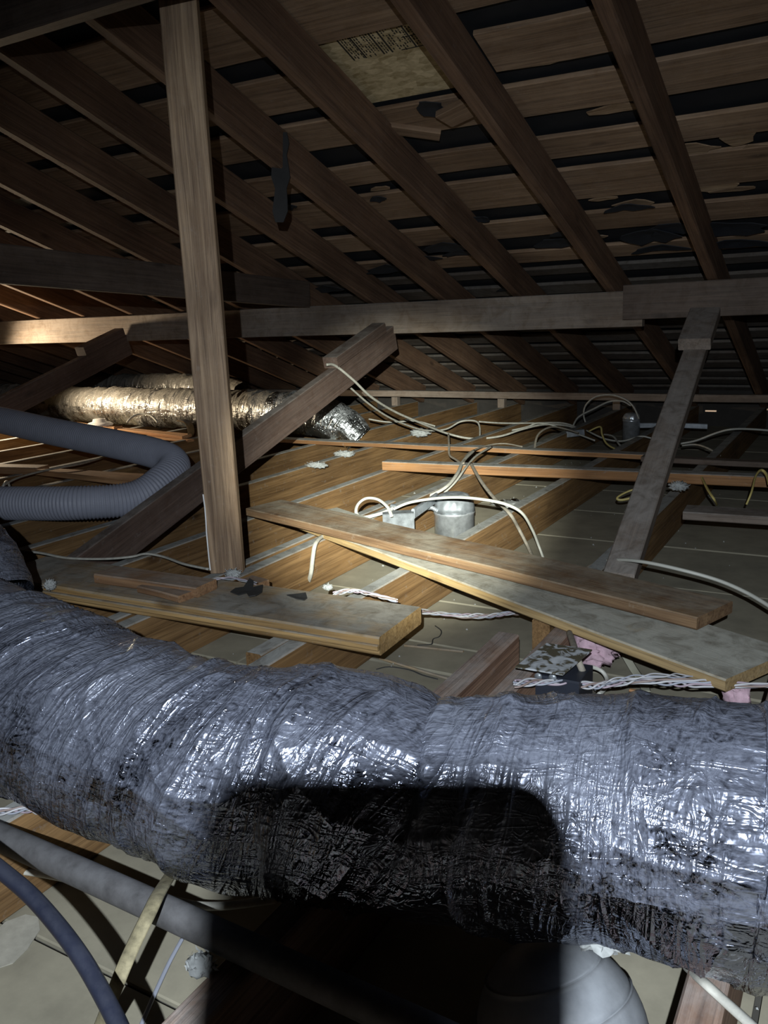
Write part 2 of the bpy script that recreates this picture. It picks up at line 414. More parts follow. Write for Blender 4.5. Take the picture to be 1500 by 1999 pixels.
def lump(name, loc, size, mat, label=None, cat=None, parent=None, spike=0.5, seed=0, sub=3, group=None):
    bm = bmesh.new(); bmesh.ops.create_icosphere(bm, subdivisions=sub, radius=1.0)
    for v in bm.verts:
        d = 1 + 0.75 * spike * mnoise.fractal(v.co * 3.4 + V((seed, 0, 0)), 0.45, 2.0, 6) + 0.10 * spike * random.uniform(-1, 1)
        v.co = V((v.co.x * size[0] * d, v.co.y * size[1] * d, v.co.z * size[2] * d))
    rf = random.Random(seed); base = [v.co.copy() for v in bm.verts]
    for _ in range(70):
        c = rf.choice(base); dd = V((rf.uniform(-1, 1), rf.uniform(-1, 1), rf.uniform(-0.2, 1))).normalized(); s_ = min(size) * rf.uniform(0.3, 0.8) + 0.002
        sd = dd.orthogonal().normalized() * 0.0009; md_ = c + dd * s_ * 0.5 + V((rf.uniform(-1, 1), rf.uniform(-1, 1), rf.uniform(-1, 1))) * s_ * 0.25
        q = [bm.verts.new(x) for x in (c - sd, c + sd, md_ + sd, md_ - sd)]; tp = bm.verts.new(c + dd * s_)
        bm.faces.new(q); bm.faces.new((q[3], q[2], tp))
    me = bpy.data.meshes.new(name); bm.to_mesh(me); bm.free(); me.polygons.foreach_set('use_smooth', [True] * len(me.polygons))
    o = link(name, me, mat, parent, Matrix.Translation(V(loc)))
    if label: tag(o, label, cat, group)
    return o


def vnoise(x, y, seed, py=None):
    """2-D value noise on arrays, optionally periodic in y"""
    xi = np.floor(x).astype(int); yi = np.floor(y).astype(int); fx = x - xi; fy = y - yi
    fx = fx * fx * (3 - 2 * fx); fy = fy * fy * (3 - 2 * fy)
    def h(a, b):
        if py: b = np.mod(b, py)
        n = (a * 374761393 + b * 668265263 + seed * 974711) & 0x7fffffff
        n = ((n ^ (n >> 13)) * 1274126177) & 0x7fffffff
        return ((n ^ (n >> 16)) & 0xffff) / 65535.0
    return (h(xi, yi) * (1 - fx) + h(xi + 1, yi) * fx) * (1 - fy) + (h(xi, yi + 1) * (1 - fx) + h(xi + 1, yi + 1) * fx) * fy


def ridge(x, y, seed, py=None): return 1 - np.abs(2 * vnoise(x, y, seed, py) - 1)


def foil_tube(name, stations, mat, parent=None, nv=200, ds=0.004, fold=0.007, fine=0.0018, spiral=None, scrim=0.0, mw=None, seed=1, end0=False, end1=False):
    """stations: (centre, radius). Folded jacket: ridges that run round the duct, leaning by spiral(s)"""
    P = [V(s[0]) for s in stations]; path = catmull(P, 40)
    rad = np.interp(np.linspace(0, len(P) - 1, len(path)), range(len(P)), [s[1] for s in stations])
    d = np.r_[0, np.cumsum([(path[i + 1] - path[i]).length for i in range(len(path) - 1)])]
    nu = int(d[-1] / ds) + 1; S = np.linspace(0, d[-1], nu)
    A = np.array([list(p) for p in path]); A = np.stack([np.interp(S, d, A[:, k]) for k in range(3)], 1); Rr = np.interp(S, d, rad)
    ker = np.hanning(41); ker /= ker.sum()
    Rr = np.convolve(np.pad(Rr, 20, 'edge'), ker, 'valid')
    pv = [V(a) for a in A]; fr = frames(pv)
    nn = np.array([list(f[1]) for f in fr]); bb = np.array([list(f[2]) for f in fr]); tt = np.array([list(f[0]) for f in fr])
    U = np.linspace(0, 1, nv, endpoint=False)
    s2, u2 = np.meshgrid(S, U, indexing='ij')
    lean = np.interp(S, *spiral)[:, None] if spiral else 0.0
    ph = u2 - 0.25
    sl = s2 + lean * np.abs(np.mod(ph + 0.5, 1) - 0.5) * 1.0         # folds leaning alike down both flanks
    warp = 0.03 * (vnoise(s2 * 9, u2 * 8, seed + 5, 8) - 0.5)
    f1 = ridge((sl + warp) * 17, u2 * 4, seed, 4) ** 3
    f2 = ridge((sl + warp) * 38, u2 * 6, seed + 1, 6) ** 4
    f3 = ridge((sl - warp) * 80, u2 * 14, seed + 2, 14) ** 3
    amp = 0.35 + 0.9 * vnoise(s2 * 5, u2 * 3, seed + 3, 3)
    soft = vnoise(s2 * 7, u2 * 4, seed + 4, 4) - 0.5
    disp = amp * (fold * f1 + fold * 0.6 * f2) + fine * f3 + 0.012 * soft
    # long creases at random angles
    g = ridge(s2 * 12 + u2 * 9, u2 * 10, seed + 7, 10) ** 7
    disp += fold * 0.55 * g * vnoise(s2 * 6, u2 * 5, seed + 8, 5)
    if scrim: disp += scrim * (ridge(s2 * 60, u2 * 5, seed + 9, 5) ** 3 + ridge(s2 * 6, u2 * 60, seed + 10, 60) ** 3 - 1)
    r2 = Rr[:, None] + disp - fold * 0.5
    if end0: r2 *= np.clip(np.sqrt(np.clip(1 - (1 - np.clip(s2 / end0, 0, 1)) ** 2, 0, 1)), 0.02, 1)
    if end1: r2 *= np.clip(np.sqrt(np.clip(1 - (1 - np.clip((d[-1] - s2) / end1, 0, 1)) ** 2, 0, 1)), 0.02, 1)
    ang = 2 * math.pi * u2
    X = A[:, None, :] + nn[:, None, :] * (np.sin(ang) * r2)[..., None] + bb[:, None, :] * (np.cos(ang) * r2)[..., None]
    c = A[nu // 2].copy(); X = (X - c).reshape(-1, 3)
    i, k = np.meshgrid(np.arange(nu - 1), np.arange(nv), indexing='ij'); k1 = (k + 1) % nv
    F = np.stack([i * nv + k, (i + 1) * nv + k, (i + 1) * nv + k1, i * nv + k1], -1).reshape(-1, 4)
    me = bpy.data.meshes.new(name); me.vertices.add(len(X)); me.vertices.foreach_set('co', X.astype(np.float32).ravel())
    me.loops.add(F.size); me.loops.foreach_set('vertex_index', F.astype(np.int32).ravel())
    me.polygons.add(len(F)); me.polygons.foreach_set('loop_start', np.arange(0, F.size, 4, dtype=np.int32)); me.polygons.foreach_set('loop_total', np.full(len(F), 4, dtype=np.int32))
    me.update(calc_edges=True); me.validate()
    me.polygons.foreach_set('use_smooth', np.ones(len(F), dtype=bool))
    uvl = me.uv_layers.new(name='UVMap'); rm = float(np.mean(Rr)); uu = (k / nv, k / nv, (k + 1) / nv, (k + 1) / nv); sm = sl; ss = (sm[i, k], sm[i + 1, k], sm[i + 1, k1], sm[i, k1])
    uv = np.stack([np.stack(ss, -1), np.stack(uu, -1) * 2 * math.pi * rm], -1).reshape(-1)
    uvl.data.foreach_set('uv', uv.astype(np.float32))
    return link(name, me, mat, parent, Matrix.Translation(V(c)))


def ribbed(name, pts, r, mat, pitch=0.009, depth=0.10, parent=None, sides=24, per=40):
    path = catmull(pts, per); d = [0]
    for i in range(len(path) - 1): d.append(d[-1] + (path[i + 1] - path[i]).length)
    n = int(d[-1] / pitch * 4); S = np.linspace(0, d[-1], n); A = np.array([list(p) for p in path])
    A = np.stack([np.interp(S, d, A[:, k]) for k in range(3)], 1); c = V(A[0])
    rad = [r * (1 - depth * (0.5 + 0.5 * math.cos(2 * math.pi * s / pitch))) for s in S]
    vs, fs = tube_data([V(a) - c for a in A], rad, sides)
    return link(name, mesh(name, vs, fs, True), mat, parent, Matrix.Translation(c))


# ------------------------------------------------------------------ structure: lath ceiling below, roof above, closed ends
SL = 0.3484                                             # roof pitch (rise / run)
CS = 1 / math.sqrt(1 + SL * SL)
def zr(y): return 0.87 + SL * (3.7 - y)                  # underside of the rafters
RD = 0.138                                              # rafter depth measured vertically
XL, XR, YB, YF = -9.2, 1.7, -1.6, 5.92
UPN = V((0, SL, 1)).normalized()


def quadmesh(name, quads, mat, kind='structure', parent=None):
    vs, fs = [], []
    for q in quads:
        fs.append(tuple(range(len(vs), len(vs) + len(q)))); vs += q
    return tag(link(name, mesh(name, vs, fs), mat, parent), kind=kind)


floor = quadmesh('floor', [[(XL, YB, -0.014), (XR, YB, -0.014), (XR, YF, -0.014), (XL, YF, -0.014)]], M['gap'])
rows = [-1.6, -1.15, -0.71, -0.27, 0.17, 0.60, 1.03, 1.45, 1.605, 1.752, 2.05, 2.42, 2.85, 3.27, 3.68, 4.09, 4.5, 4.91, 5.32, 5.9]
for ri, (ya, yb) in enumerate(zip(rows[:-1], rows[1:])):
    x = XL + (0.6 if ri % 2 else 0.0)
    while x < XR:
        xb = min(x + 1.22, XR)
        if xb > -5.6:
            timber('lath_panel', (x + 0.004, (ya + yb) / 2, 0.0), (xb - 0.004, (ya + yb) / 2, 0.0), yb - ya - 0.007, 0.0095, M['drywall'], seg=2, wob=0.0012, ch=0.002, parent=floor)
        x = xb
# thin wood edges laid along two of the panel joints
for a, b in (((-0.9744, 1.6168, 0.0040), (-0.7419, 1.5740, 0.0040)), ((-0.9588, 1.7119, 0.0040), (-0.8096, 1.7359, 0.0040))):
    timber('joint_strip', a, b, 0.010, 0.006, M['tandg'], seg=1, parent=floor, wob=0)


def plaster_crack(pts):
    tube('crack_edge', pts, 0.0018, M['feltgrey'], floor, sides=5, per=4)
plaster_crack([(-0.9503, 1.8658, -0.0000), (-0.9193, 1.8392, 0.0000), (-0.9069, 1.8019, 0.0000), (-0.9135, 1.7800, 0.0000), (-0.9029, 1.7476, 0.0000), (-0.9313, 1.7276, 0.0000)])
plaster_crack([(-0.9506, 1.5587, 0.0000), (-0.9306, 1.5839, 0.0000), (-0.8786, 1.5884, 0.0000), (-0.8386, 1.5755, 0.0000), (-0.7971, 1.5702, 0.0000)])

vs, fs = [], []
for i in range(420):
    px, py = random.uniform(-2.6, 0.1), random.uniform(0.3, 4.6); r_ = random.choice((0.0015, 0.002, 0.003, 0.0045)) * random.uniform(0.7, 1.3)
    q = len(vs); a_ = random.uniform(0, 6.28)
    for k in range(4): vs.append((px + r_ * random.uniform(0.6, 1.4) * math.cos(a_ + k * 1.57), py + r_ * random.uniform(0.6, 1.4) * math.sin(a_ + k * 1.57), 0.0))
    vs.append((px, py, r_ * 1.1)); fs += [(q, q + 1, q + 4), (q + 1, q + 2, q + 4), (q + 2, q + 3, q + 4), (q + 3, q, q + 4)]
sm = [(-0.9808, 0.5695, 0.0010), (-0.9884, 0.5990, 0.0010), (-0.9758, 0.6226, 0.0010), (-0.9548, 0.6275, 0.0010), (-0.9311, 0.6112, 0.0010), (-0.9165, 0.5810, 0.0010), (-0.9109, 0.5532, 0.0010), (-0.9262, 0.5305, 0.0010)]
slab('plaster_smear', [p[:2] for p in sm], 0.0012, plain('pale_plaster', (0.36, 0.345, 0.29), rough=0.9, vary=0.25, scale=40), None, floor)
tag(link('plaster_crumbs', mesh('plaster_crumbs', vs, fs), M['fluff'], floor), kind='stuff')

# roof: felt sheet (with one small leak) over spaced boards on rafters
FO = RD + 0.030
hx0, hx1, hy0, hy1 = -4.53, -4.43, 5.588, 5.642
def fq(x0, x1, y0, y1): return [(x0, y0, zr(y0) + FO), (x0, y1, zr(y1) + FO), (x1, y1, zr(y1) + FO), (x1, y0, zr(y0) + FO)]
ceiling = quadmesh('ceiling', [fq(XL, hx0, YB, YF), fq(hx1, XR, YB, YF), fq(hx0, hx1, YB, hy0), fq(hx0, hx1, hy1, YF)], M['felt'])
boards = [(2.235, 2.42), (2.475, 2.65), (2.755, 2.90), (2.965, 3.195), (3.29, 3.455), (3.575, 3.71), (3.775, 3.865)]
y = 1.93
boards.append((1.93, 2.165)); boards.append((1.66, 1.86))
y = 1.60
while y > -1.5:
    boards.append((y - 0.20, y)); y -= 0.265
y = 3.955
while y < 5.85:
    boards.append((y, y + 0.135)); y += 0.186
boards.sort()
PATCH = (-1.42, -1.04, 2.16, 2.475)                     # the repaired hole
rnd = random.Random(3)
for bi, (ya, yb) in enumerate(boards):
    cuts = [XL, -5.9 + rnd.uniform(-0.6, 0.6), -2.83 + 0.41 * rnd.randint(-2, 2), 0.0 + rnd.uniform(0, 0.5), XR]
    if ya < 2.3 < yb or (ya > 2.43 and yb < 2.7): pass
    spans = list(zip(cuts[:-1], cuts[1:]))
    if ya > 2.2 and yb < 2.46: spans = [(XL, -5.6), (-5.6, -1.425), (-0.99, 0.3), (0.3, XR)]
    ya += 0.020
    for xa, xb in spans:
        ym = (ya + yb) / 2; zz = zr(ym) + RD
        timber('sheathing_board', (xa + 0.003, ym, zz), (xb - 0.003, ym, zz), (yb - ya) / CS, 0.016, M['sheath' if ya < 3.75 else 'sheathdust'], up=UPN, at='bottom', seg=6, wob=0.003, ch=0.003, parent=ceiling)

def roofmat(x, y, off): # local X along -X... plane frame lying against the boards, normal pointing down into the attic
    ax = V((1, 0, 0)); az = -UPN; ay = az.cross(ax)
    return frame(ax, ay, az, V((x, y, zr(y) + off)))


# wafer-board patch with its printed grade stamp
mp, nt, b = nodes_of('wafer_board')
tc = N(nt, 'ShaderNodeTexCoord'); wm = N(nt, 'ShaderNodeMapping'); wm.inputs['Scale'].default_value = (1.0, 2.2, 1.0); wm.inputs['Rotation'].default_value = (0, 0, 0.35)
nt.links.new(tc.outputs['Object'], wm.inputs['Vector'])
vo = N(nt, 'ShaderNodeTexVoronoi', i_Scale=22.0); nt.links.new(wm.outputs[0], vo.inputs['Vector'])
nz = N(nt, 'ShaderNodeTexNoise', i_Scale=30.0, i_Detail=5.0, i_Distortion=1.0); nt.links.new(wm.outputs[0], nz.inputs['Vector'])
c = mixc(nt, 0.45, ramp(nt, vo.outputs['Color'], [(0.2, (0.42, 0.31, 0.15)), (0.8, (0.80, 0.64, 0.38))]), ramp(nt, nz.outputs[0], [(0.35, (0.32, 0.23, 0.10)), (0.65, (0.82, 0.67, 0.42))]))
nt.links.new(c, b.inputs['Base Color']); b.inputs['Roughness'].default_value = 0.8
pm_ = roofmat(-1.23, 2.30, RD + 0.024)
patch = link('patch_panel', mesh('patch_panel', [(-0.21, -0.2, -0.01), (0.20, -0.2, -0.01), (0.20, 0.2, -0.01), (-0.21, 0.2, -0.01), (-0.21, -0.2, 0), (0.20, -0.2, 0), (0.20, 0.2, 0), (-0.21, 0.2, 0)],
             [(3, 2, 1, 0), (4, 5, 6, 7), (0, 1, 5, 4), (1, 2, 6, 5), (2, 3, 7, 6), (3, 0, 4, 7)]), mp, ceiling, pm_)
patch['label'] = 'pale wafer board patch with printed dark stamp'
# printed stamp: ruled lines and rows of small illegible characters, ink a fraction of a millimetre thick
ink = plain('stamp_ink', (0.035, 0.030, 0.022), rough=0.8, vary=0.2)
vs, fs = [], []
def inkbar(cx, cy, w, h):
    q = len(vs); vs.extend([(cx - w / 2, cy - h / 2, 0.0006), (cx + w / 2, cy - h / 2, 0.0006), (cx + w / 2, cy + h / 2, 0.0006), (cx - w / 2, cy + h / 2, 0.0006)]); fs.append((q, q + 1, q + 2, q + 3))
STAMP_Y0, STAMP_Y1 = 0.015, 0.118
inkbar(-0.01, STAMP_Y1, 0.33, 0.006)
for xx in (-0.145, -0.105, -0.045, -0.018, 0.058, 0.098, 0.128): inkbar(xx, (STAMP_Y0 + STAMP_Y1) / 2 - 0.004, 0.0055, STAMP_Y1 - STAMP_Y0)
inkbar(0.08, 0.062, 0.09, 0.003); inkbar(0.07, STAMP_Y0 - 0.002, 0.12, 0.004)
for col_, (xa, xb) in enumerate(((-0.14, -0.108), (-0.101, -0.05), (-0.04, -0.022), (-0.012, 0.054), (0.063, 0.094), (0.103, 0.125))):
    xx = xa + 0.004
    while xx < xb:
        yy = STAMP_Y1 - 0.008
        while yy > STAMP_Y0 + 0.006:
            ln = rnd.uniform(0.003, 0.012)
            if rnd.random() < 0.72: inkbar(xx, yy - ln / 2, 0.0042, ln)
            yy -= ln + 0.003
        xx += 0.0085
st = link('printed_stamp', mesh('printed_stamp', vs, fs), ink, patch, pm_); st['kind'] = 'stuff'
st['label'] = 'dark illegible grade stamp lettering'
# short offcuts nailed beside the patch, felt tongues and shingle ends showing through the gaps
timber('offcut_block', (-1.2033, 2.5215, 1.3805), (-1.0871, 2.4794, 1.3952), 0.075, 0.022, M['sheath'], up=UPN, at='centre', seg=1, parent=ceiling)
timber('offcut_block', (-1.5154, 2.5285, 1.4131), (-1.2845, 2.6581, 1.3679), 0.05, 0.02, M['sheath'], up=UPN, at='centre', seg=2, parent=ceiling)


def rag(n, w, h, rr):
    return [(w * math.cos(2 * math.pi * i / n) * rr.uniform(0.6, 1.1), h * math.sin(2 * math.pi * i / n) * rr.uniform(0.55, 1.15)) for i in range(n)]
flaps = [((-0.8055, 3.4930, 1.0721), .13, .07), ((-0.7096, 3.4441, 1.0891), .10, .06), ((-0.5154, 3.4838, 1.0753), .15, .07), ((-1.6526, 3.4449, 1.0889), .12, .05), ((-1.1761, 3.4936, 1.0719), .10, .05), ((-2.0343, 3.6196, 1.0280), .13, .05), ((-0.7824, 3.6177, 1.0287), .12, .035), ((-2.5170, 3.8137, 0.9604), .10, .05), ((-2.1329, 2.9615, 1.2572), .05, .03), ((-1.8256, 3.5356, 1.0573), .14, .03), ((-2.2832, 3.7427, 0.9851), .10, .04), ((-0.8167, 3.2516, 1.1562), .09, .03), ((-1.6135, 3.5172, 1.0637), .10, .03),
         ((-1.2376, 2.4944, 1.4200), .05, .05), ((-0.4962, 3.6234, 1.0267), .16, .05), ((-1.0963, 3.4118, 1.1004), .09, .03), ((-1.3928, 3.2350, 1.1620), .05, .03), ((-1.7138, 2.9890, 1.2477), .04, .025), ((-1.5468, 3.9534, 0.9117), .1, .03), ((-2.2469, 3.0068, 1.2415), .06, .03)]
for i, (p, w, h) in enumerate(flaps):
    slab('felt_flap', rag(13, w, h, rnd), 0.003, M['flap'], roofmat(p[0], p[1], 0.128), ceiling, curl=0.16)
for i, (p, w, h) in enumerate([((-0.8054, 3.2798, 1.1664), .08, .035), ((-0.5778, 2.9559, 1.2692), .09, .045), ((-0.4090, 2.9299, 1.2783), .06, .045), ((-0.5135, 3.2084, 1.1813), .08, .04), ((-1.7214, 3.6383, 1.0315), .09, .03), ((-0.7188, 2.6858, 1.3633), .10, .03), ((-1.1342, 3.3368, 1.1465), .10, .02), ((-1.6829, 2.9577, 1.2786), .05, .018), ((-1.5837, 2.8448, 1.3179), .06, .01), ((-0.5715, 2.9625, 1.2769), .10, .022), ((-0.4725, 3.0193, 1.2571), .07, .022), ((-0.4533, 3.2446, 1.1786), .09, .016),
        ((-0.8532, 2.4183, 1.4665), .11, .016), ((-1.3172, 3.0630, 1.2419), .07, .018), ((-1.0453, 3.5190, 1.0831), .09, .02), ((-2.3572, 3.7180, 1.0137), .07, .02), ((-0.9013, 3.2181, 1.1879), .06, .014), ((-0.3661, 3.0003, 1.2637), .05, .03), ((-1.7973, 2.5953, 1.4048), .04, .008), ((-1.3848, 3.4276, 1.1149), .06, .02), ((-1.8169, 3.1228, 1.2211), .04, .02)]):
    slab('shingle_end', rag(9, w, h, rnd), 0.004, M['pale'], roofmat(p[0], p[1], 0.148), ceiling, curl=0.05)


# end walls, back wall; the eave wall has two slits of daylight
holes = [(-0.955, -0.885, 0.094, 0.103), (-0.60, -0.575, 0.110, 0.120)]
xs = sorted([XL, XR] + [h for q in holes for h in q[:2]]); quads = []
for xa, xb in zip(xs[:-1], xs[1:]):
    hit = [h for h in holes if abs(h[0] - xa) < 1e-6]
    if hit:
        quads += [[(xa, YF, -0.02), (xb, YF, -0.02), (xb, YF, hit[0][2]), (xa, YF, hit[0][2])], [(xa, YF, hit[0][3]), (xb, YF, hit[0][3]), (xb, YF, 0.5), (xa, YF, 0.5)]]
    else: quads.append([(xa, YF, -0.02), (xb, YF, -0.02), (xb, YF, 0.5), (xa, YF, 0.5)])
quadmesh('wall_far', quads, M['wall'])
quadmesh('wall_left', [[(XL, YB, -0.02), (XL, YF, -0.02), (XL, YF, 0.5), (XL, YB, 3.1)]], M['wall'])
quadmesh('wall_right', [[(XR, YB, -0.02), (XR, YF, -0.02), (XR, YF, 0.5), (XR, YB, 3.1)]], M['wall'])
quadmesh('wall_back', [[(XL, YB, -0.02), (XR, YB, -0.02), (XR, YB, 3.1), (XL, YB, 3.1)]], M['wall'])

# ------------------------------------------------------------------ framing
# ceiling joists: right-hand (visible) face at xr
JW, JH = 0.040, 0.14
def joist(xr, y0, y1, label, group=None, w=JW, mat='joist', dx=0.0, z=JH, name='ceiling_joist'):
    o = timber(name, (xr - w / 2, y0, z), (xr - w / 2 + dx, y1, z), w, z, M[mat], seg=5, wob=0.002)
    return tag(o, label, 'joist', group)
joist(0.34, -1.5, 5.88, 'dusty ceiling joist below the photographer, out of frame to the right')
joist(-0.075, -1.5, 5.88, 'ceiling joist in the bottom right corner, its dusty top also at the right edge', mat='stub')
joist(-0.598, 0.85, 1.56, 'weathered joist stub with ridged grain, cut end just beyond the foil duct', w=0.048, mat='stub')
joist(-0.568, 1.66, 5.88, 'ceiling joist carrying the foot of the right grey brace', dx=-0.005)
joist(-0.512, -1.5, 1.72, 'dusty joist from the lower left corner of the shadow, ending at the electrical box', mat='stub')
joist(-0.99, -1.5, 1.62, 'ceiling joist under the cut tip of the tongue and groove board')
joist(-1.035, 1.25, 5.88, 'ceiling joist under the crossed boards, just right of near can light', dx=0.045)
joist(-1.425, -1.5, 5.88, 'ceiling joist just right of the post foot with a cable hanging down its face')
joist(-1.500, 0.9, 2.65, 'dusty sister joist doubled against the joist right of the post foot', w=0.036, z=0.132)
joist(-1.815, -1.5, 5.88, 'ceiling joist right behind the post, under the left tip of the loose brown board')
joist(-2.235, -1.5, 5.88, 'ceiling joist at the foot of the middle brace, third one behind the post')
joist(-2.585, -1.5, 5.88, 'ceiling joist fourth one behind the post, topped by tufts of pale fluff')
joist(-3.09, -1.5, 5.88, 'ceiling joist running below the elbowed end of the far foil duct')
joist(-3.46, -1.5, 5.88, 'ceiling joist between the long wood strip end and the curved grey hose')
for xr in (-3.84, -4.25, -4.70, -5.11, -5.52, -5.93, -6.34, -6.75):
    joist(xr, -1.5, 5.88, 'far left ceiling joist behind the grey hose, showing only its lit top edge', 'ceiling joists at the far left')

# rafters
RX = [-0.17, -0.586, -1.01, -1.43, -1.81, -2.20, -2.60, -3.02, -3.43, -3.84, -4.25, -4.66, -5.07, -5.48, -5.89, -6.30, -6.71, -7.12, -7.53]
RLAB = {0: 'rough roof rafter outside the right edge of the view', 1: 'rightmost brown roof rafter, meeting the purlin above the right grey brace',
        2: 'second roof rafter from the right, passing right of the stamped patch', 3: 'third roof rafter from the right, passing left of the stamped patch',
        4: 'fourth roof rafter from the right, crossing behind the hanging black felt strip', 5: 'fifth roof rafter from the right, passing behind the top half of the post',
        6: 'sixth roof rafter from the right, its lower end at the dark collar beam', 7: 'seventh roof rafter from the right, crossing above the dark collar beam left of the post'}
for i, xx in enumerate(RX):
    if xx == 0.24: continue
    o = timber('roof_rafter', (xx, -1.55, zr(-1.55)), (xx, 5.80, zr(5.80)), 0.042, RD * CS - 0.001, M['rafter'], up=UPN, at='bottom', seg=8, wob=0.004, ch=0.005)
    tag(o, RLAB.get(i, 'far left roof rafter, a thin line below the left end of the purlin'), 'rafter', None if i in RLAB else 'far left roof rafters')

# purlins
def pz(x): return 0.866 + (x + 0.9) * -0.001
o = timber('roof_purlin', (-8.6, 3.70, 0.866), (-0.86, 3.70, 0.864), 0.045, 0.148, M['purlin'], seg=8, wob=0.003); tag(o, 'long dusty purlin under the rafters, warm lit at its left end', 'purlin')
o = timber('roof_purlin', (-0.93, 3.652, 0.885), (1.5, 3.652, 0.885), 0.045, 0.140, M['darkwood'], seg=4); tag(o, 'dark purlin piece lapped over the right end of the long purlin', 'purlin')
o = timber('roof_purlin', (-8.6, 1.50, zr(1.5) - 0.004), (1.5, 1.50, zr(1.5) - 0.004), 0.045, 0.150, M['darkwood'], seg=6); tag(o, 'dark upper purlin crossing the top left corner', 'purlin')
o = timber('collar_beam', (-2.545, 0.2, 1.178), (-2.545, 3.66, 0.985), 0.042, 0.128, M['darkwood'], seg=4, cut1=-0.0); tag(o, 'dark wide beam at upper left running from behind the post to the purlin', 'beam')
# eave plate and blocks
o = timber('eave_plate', (-7.5, 5.47, 0.262), (1.5, 5.47, 0.252), 0.06, 0.045, M['greystrut'], seg=8, wob=0.006); tag(o, 'dusty horizontal plate at the far eave where the rafters come down', 'plate')
for k, xx in enumerate((-3.11, -2.255, -1.445)):
    o = timber('eave_block', (xx, 5.56, 0.14), (xx, 5.56, 0.22), 0.05, 0.05, M['greystrut'], up=(0, 1, 0), at='centre', seg=1)
    tag(o, ('short grey block under the far eave plate, behind the tip of the far duct', 'short grey block under the far eave plate, left of the far can light', 'short grey block under the far eave plate, right behind the far can light')[k], 'block')

# post
PD = V((0.877, 0.48, 0)).normalized()
pc = V((-1.478, 1.668, 0.14)); pn = V((0, 0, 1)).cross(PD)
back = V((-PD.y, PD.x, 0))
o = timber('support_post', pc + back * 0.019 + V((0, 0, 0.0)), pc + back * 0.019 + V((0, 0, 1.432)), 0.089, 0.038, M['post'], up=-back, at='centre', seg=6, wob=0.001)
tag(o, 'upright brown wood post standing from joist to roof, left of centre', 'post')
pl = pc - PD * 0.0435 + V((0, 0, 0.01)) - back * 0.0012
timber('paint_streak', pl, pl + V((0.0, 0, 0.21)), 0.0035, 0.002, M['whiteplastic'], up=-back, at='centre', seg=6, wob=0.0012, ch=0.0005, parent=o)['label'] = 'white paint streak'

# braces
def brace(label, p0, p1, w, h, mat, block, up=(0, 0, 1), cut0=0.0, cut1=0.0):
    root = empty('roof_brace', p0); tag(root, label, 'brace')
    timber('brace_board', p0, p1, w, h, M[mat], up=up, seg=5, parent=root, wob=0.002, cut0=cut0, cut1=cut1)
    a, bb, bw, bh = block
    timber('cleat', a, bb, bw, bh, M[mat], up=up, at='bottom', seg=1, parent=root, wob=0)
    return root
d = V((-0.05, 2.0, 0.585)).normalized()
m0, m1 = V((-2.005, 1.50, 0.118)), V((-2.075, 3.68, 0.752))
md = (m1 - m0).normalized()
brace('dark brown brace rising to the purlin just right of the post, crossing behind it', m0, m1, 0.042, 0.120, 'strut', (m0 + md * 1.68, m0 + md * 2.16, 0.072, 0.05), cut0=-0.25)
l0, l1 = V((-3.845, 1.62, 0.128)), V((-3.90, 3.68, 0.752)); ld = (l1 - l0).normalized()
brace('dark brace left of the post with its cleat at the warm lit purlin', l0, l1, 0.042, 0.120, 'strut', (l0 + ld * 1.80, l0 + ld * 2.13, 0.072, 0.05), cut0=-0.25)
r0, r1 = V((-0.52, 2.02, 0.135)), V((-0.605, 3.66, 0.745)); rd = (r1 - r0).normalized()
brace('grey brace at right leaning from a joist up to the lapped purlin', r0, r1, 0.080, 0.042, 'greystrut', (r0 + rd * 1.42, r0 + rd * 1.74, 0.115, 0.045), cut0=0.06)

# strips across the joists
o = timber('nailing_strip', (-2.9956, 3.7470, 0.1620), (-0.7823, 3.7507, 0.1620), 0.068, 0.022, M['stripwood'], seg=8, wob=0.002, ch=0.002); tag(o, 'long thin wood strip across the joists, its left end at the far duct elbow', 'wood strip')
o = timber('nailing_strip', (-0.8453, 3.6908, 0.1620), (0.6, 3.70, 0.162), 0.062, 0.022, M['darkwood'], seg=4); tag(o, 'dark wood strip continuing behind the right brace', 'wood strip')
o = timber('nailing_strip', (-1.8391, 3.1697, 0.1800), (0.6, 3.365, 0.180), 0.062, 0.040, M['stripwood'], seg=6, wob=0.0015); tag(o, 'orange wood strip across the joists, its cut end near the centre', 'wood strip')
o = timber('short_plank', (-0.4879, 2.7310, 0.1660), (0.5, 2.79, 0.166), 0.105, 0.026, M['greystrut'], seg=3); tag(o, 'short dusty plank at the right edge right of the grey brace', 'plank')
o = timber('loose_plank', (-4.1112, 2.4333, 0.1760), (-3.3863, 2.6011, 0.1720), 0.085, 0.035, M['scrap'], seg=3); tag(o, 'brown plank with lit top edge at the left edge behind the hose', 'plank')
o = timber('loose_plank', (-3.3441, 2.5780, 0.1660), (-2.5432, 2.5623, 0.1660), 0.115, 0.026, M['freshwood'], seg=3, twist=0.25); tag(o, 'pale yellow plank inside the bend of the grey hose', 'plank')

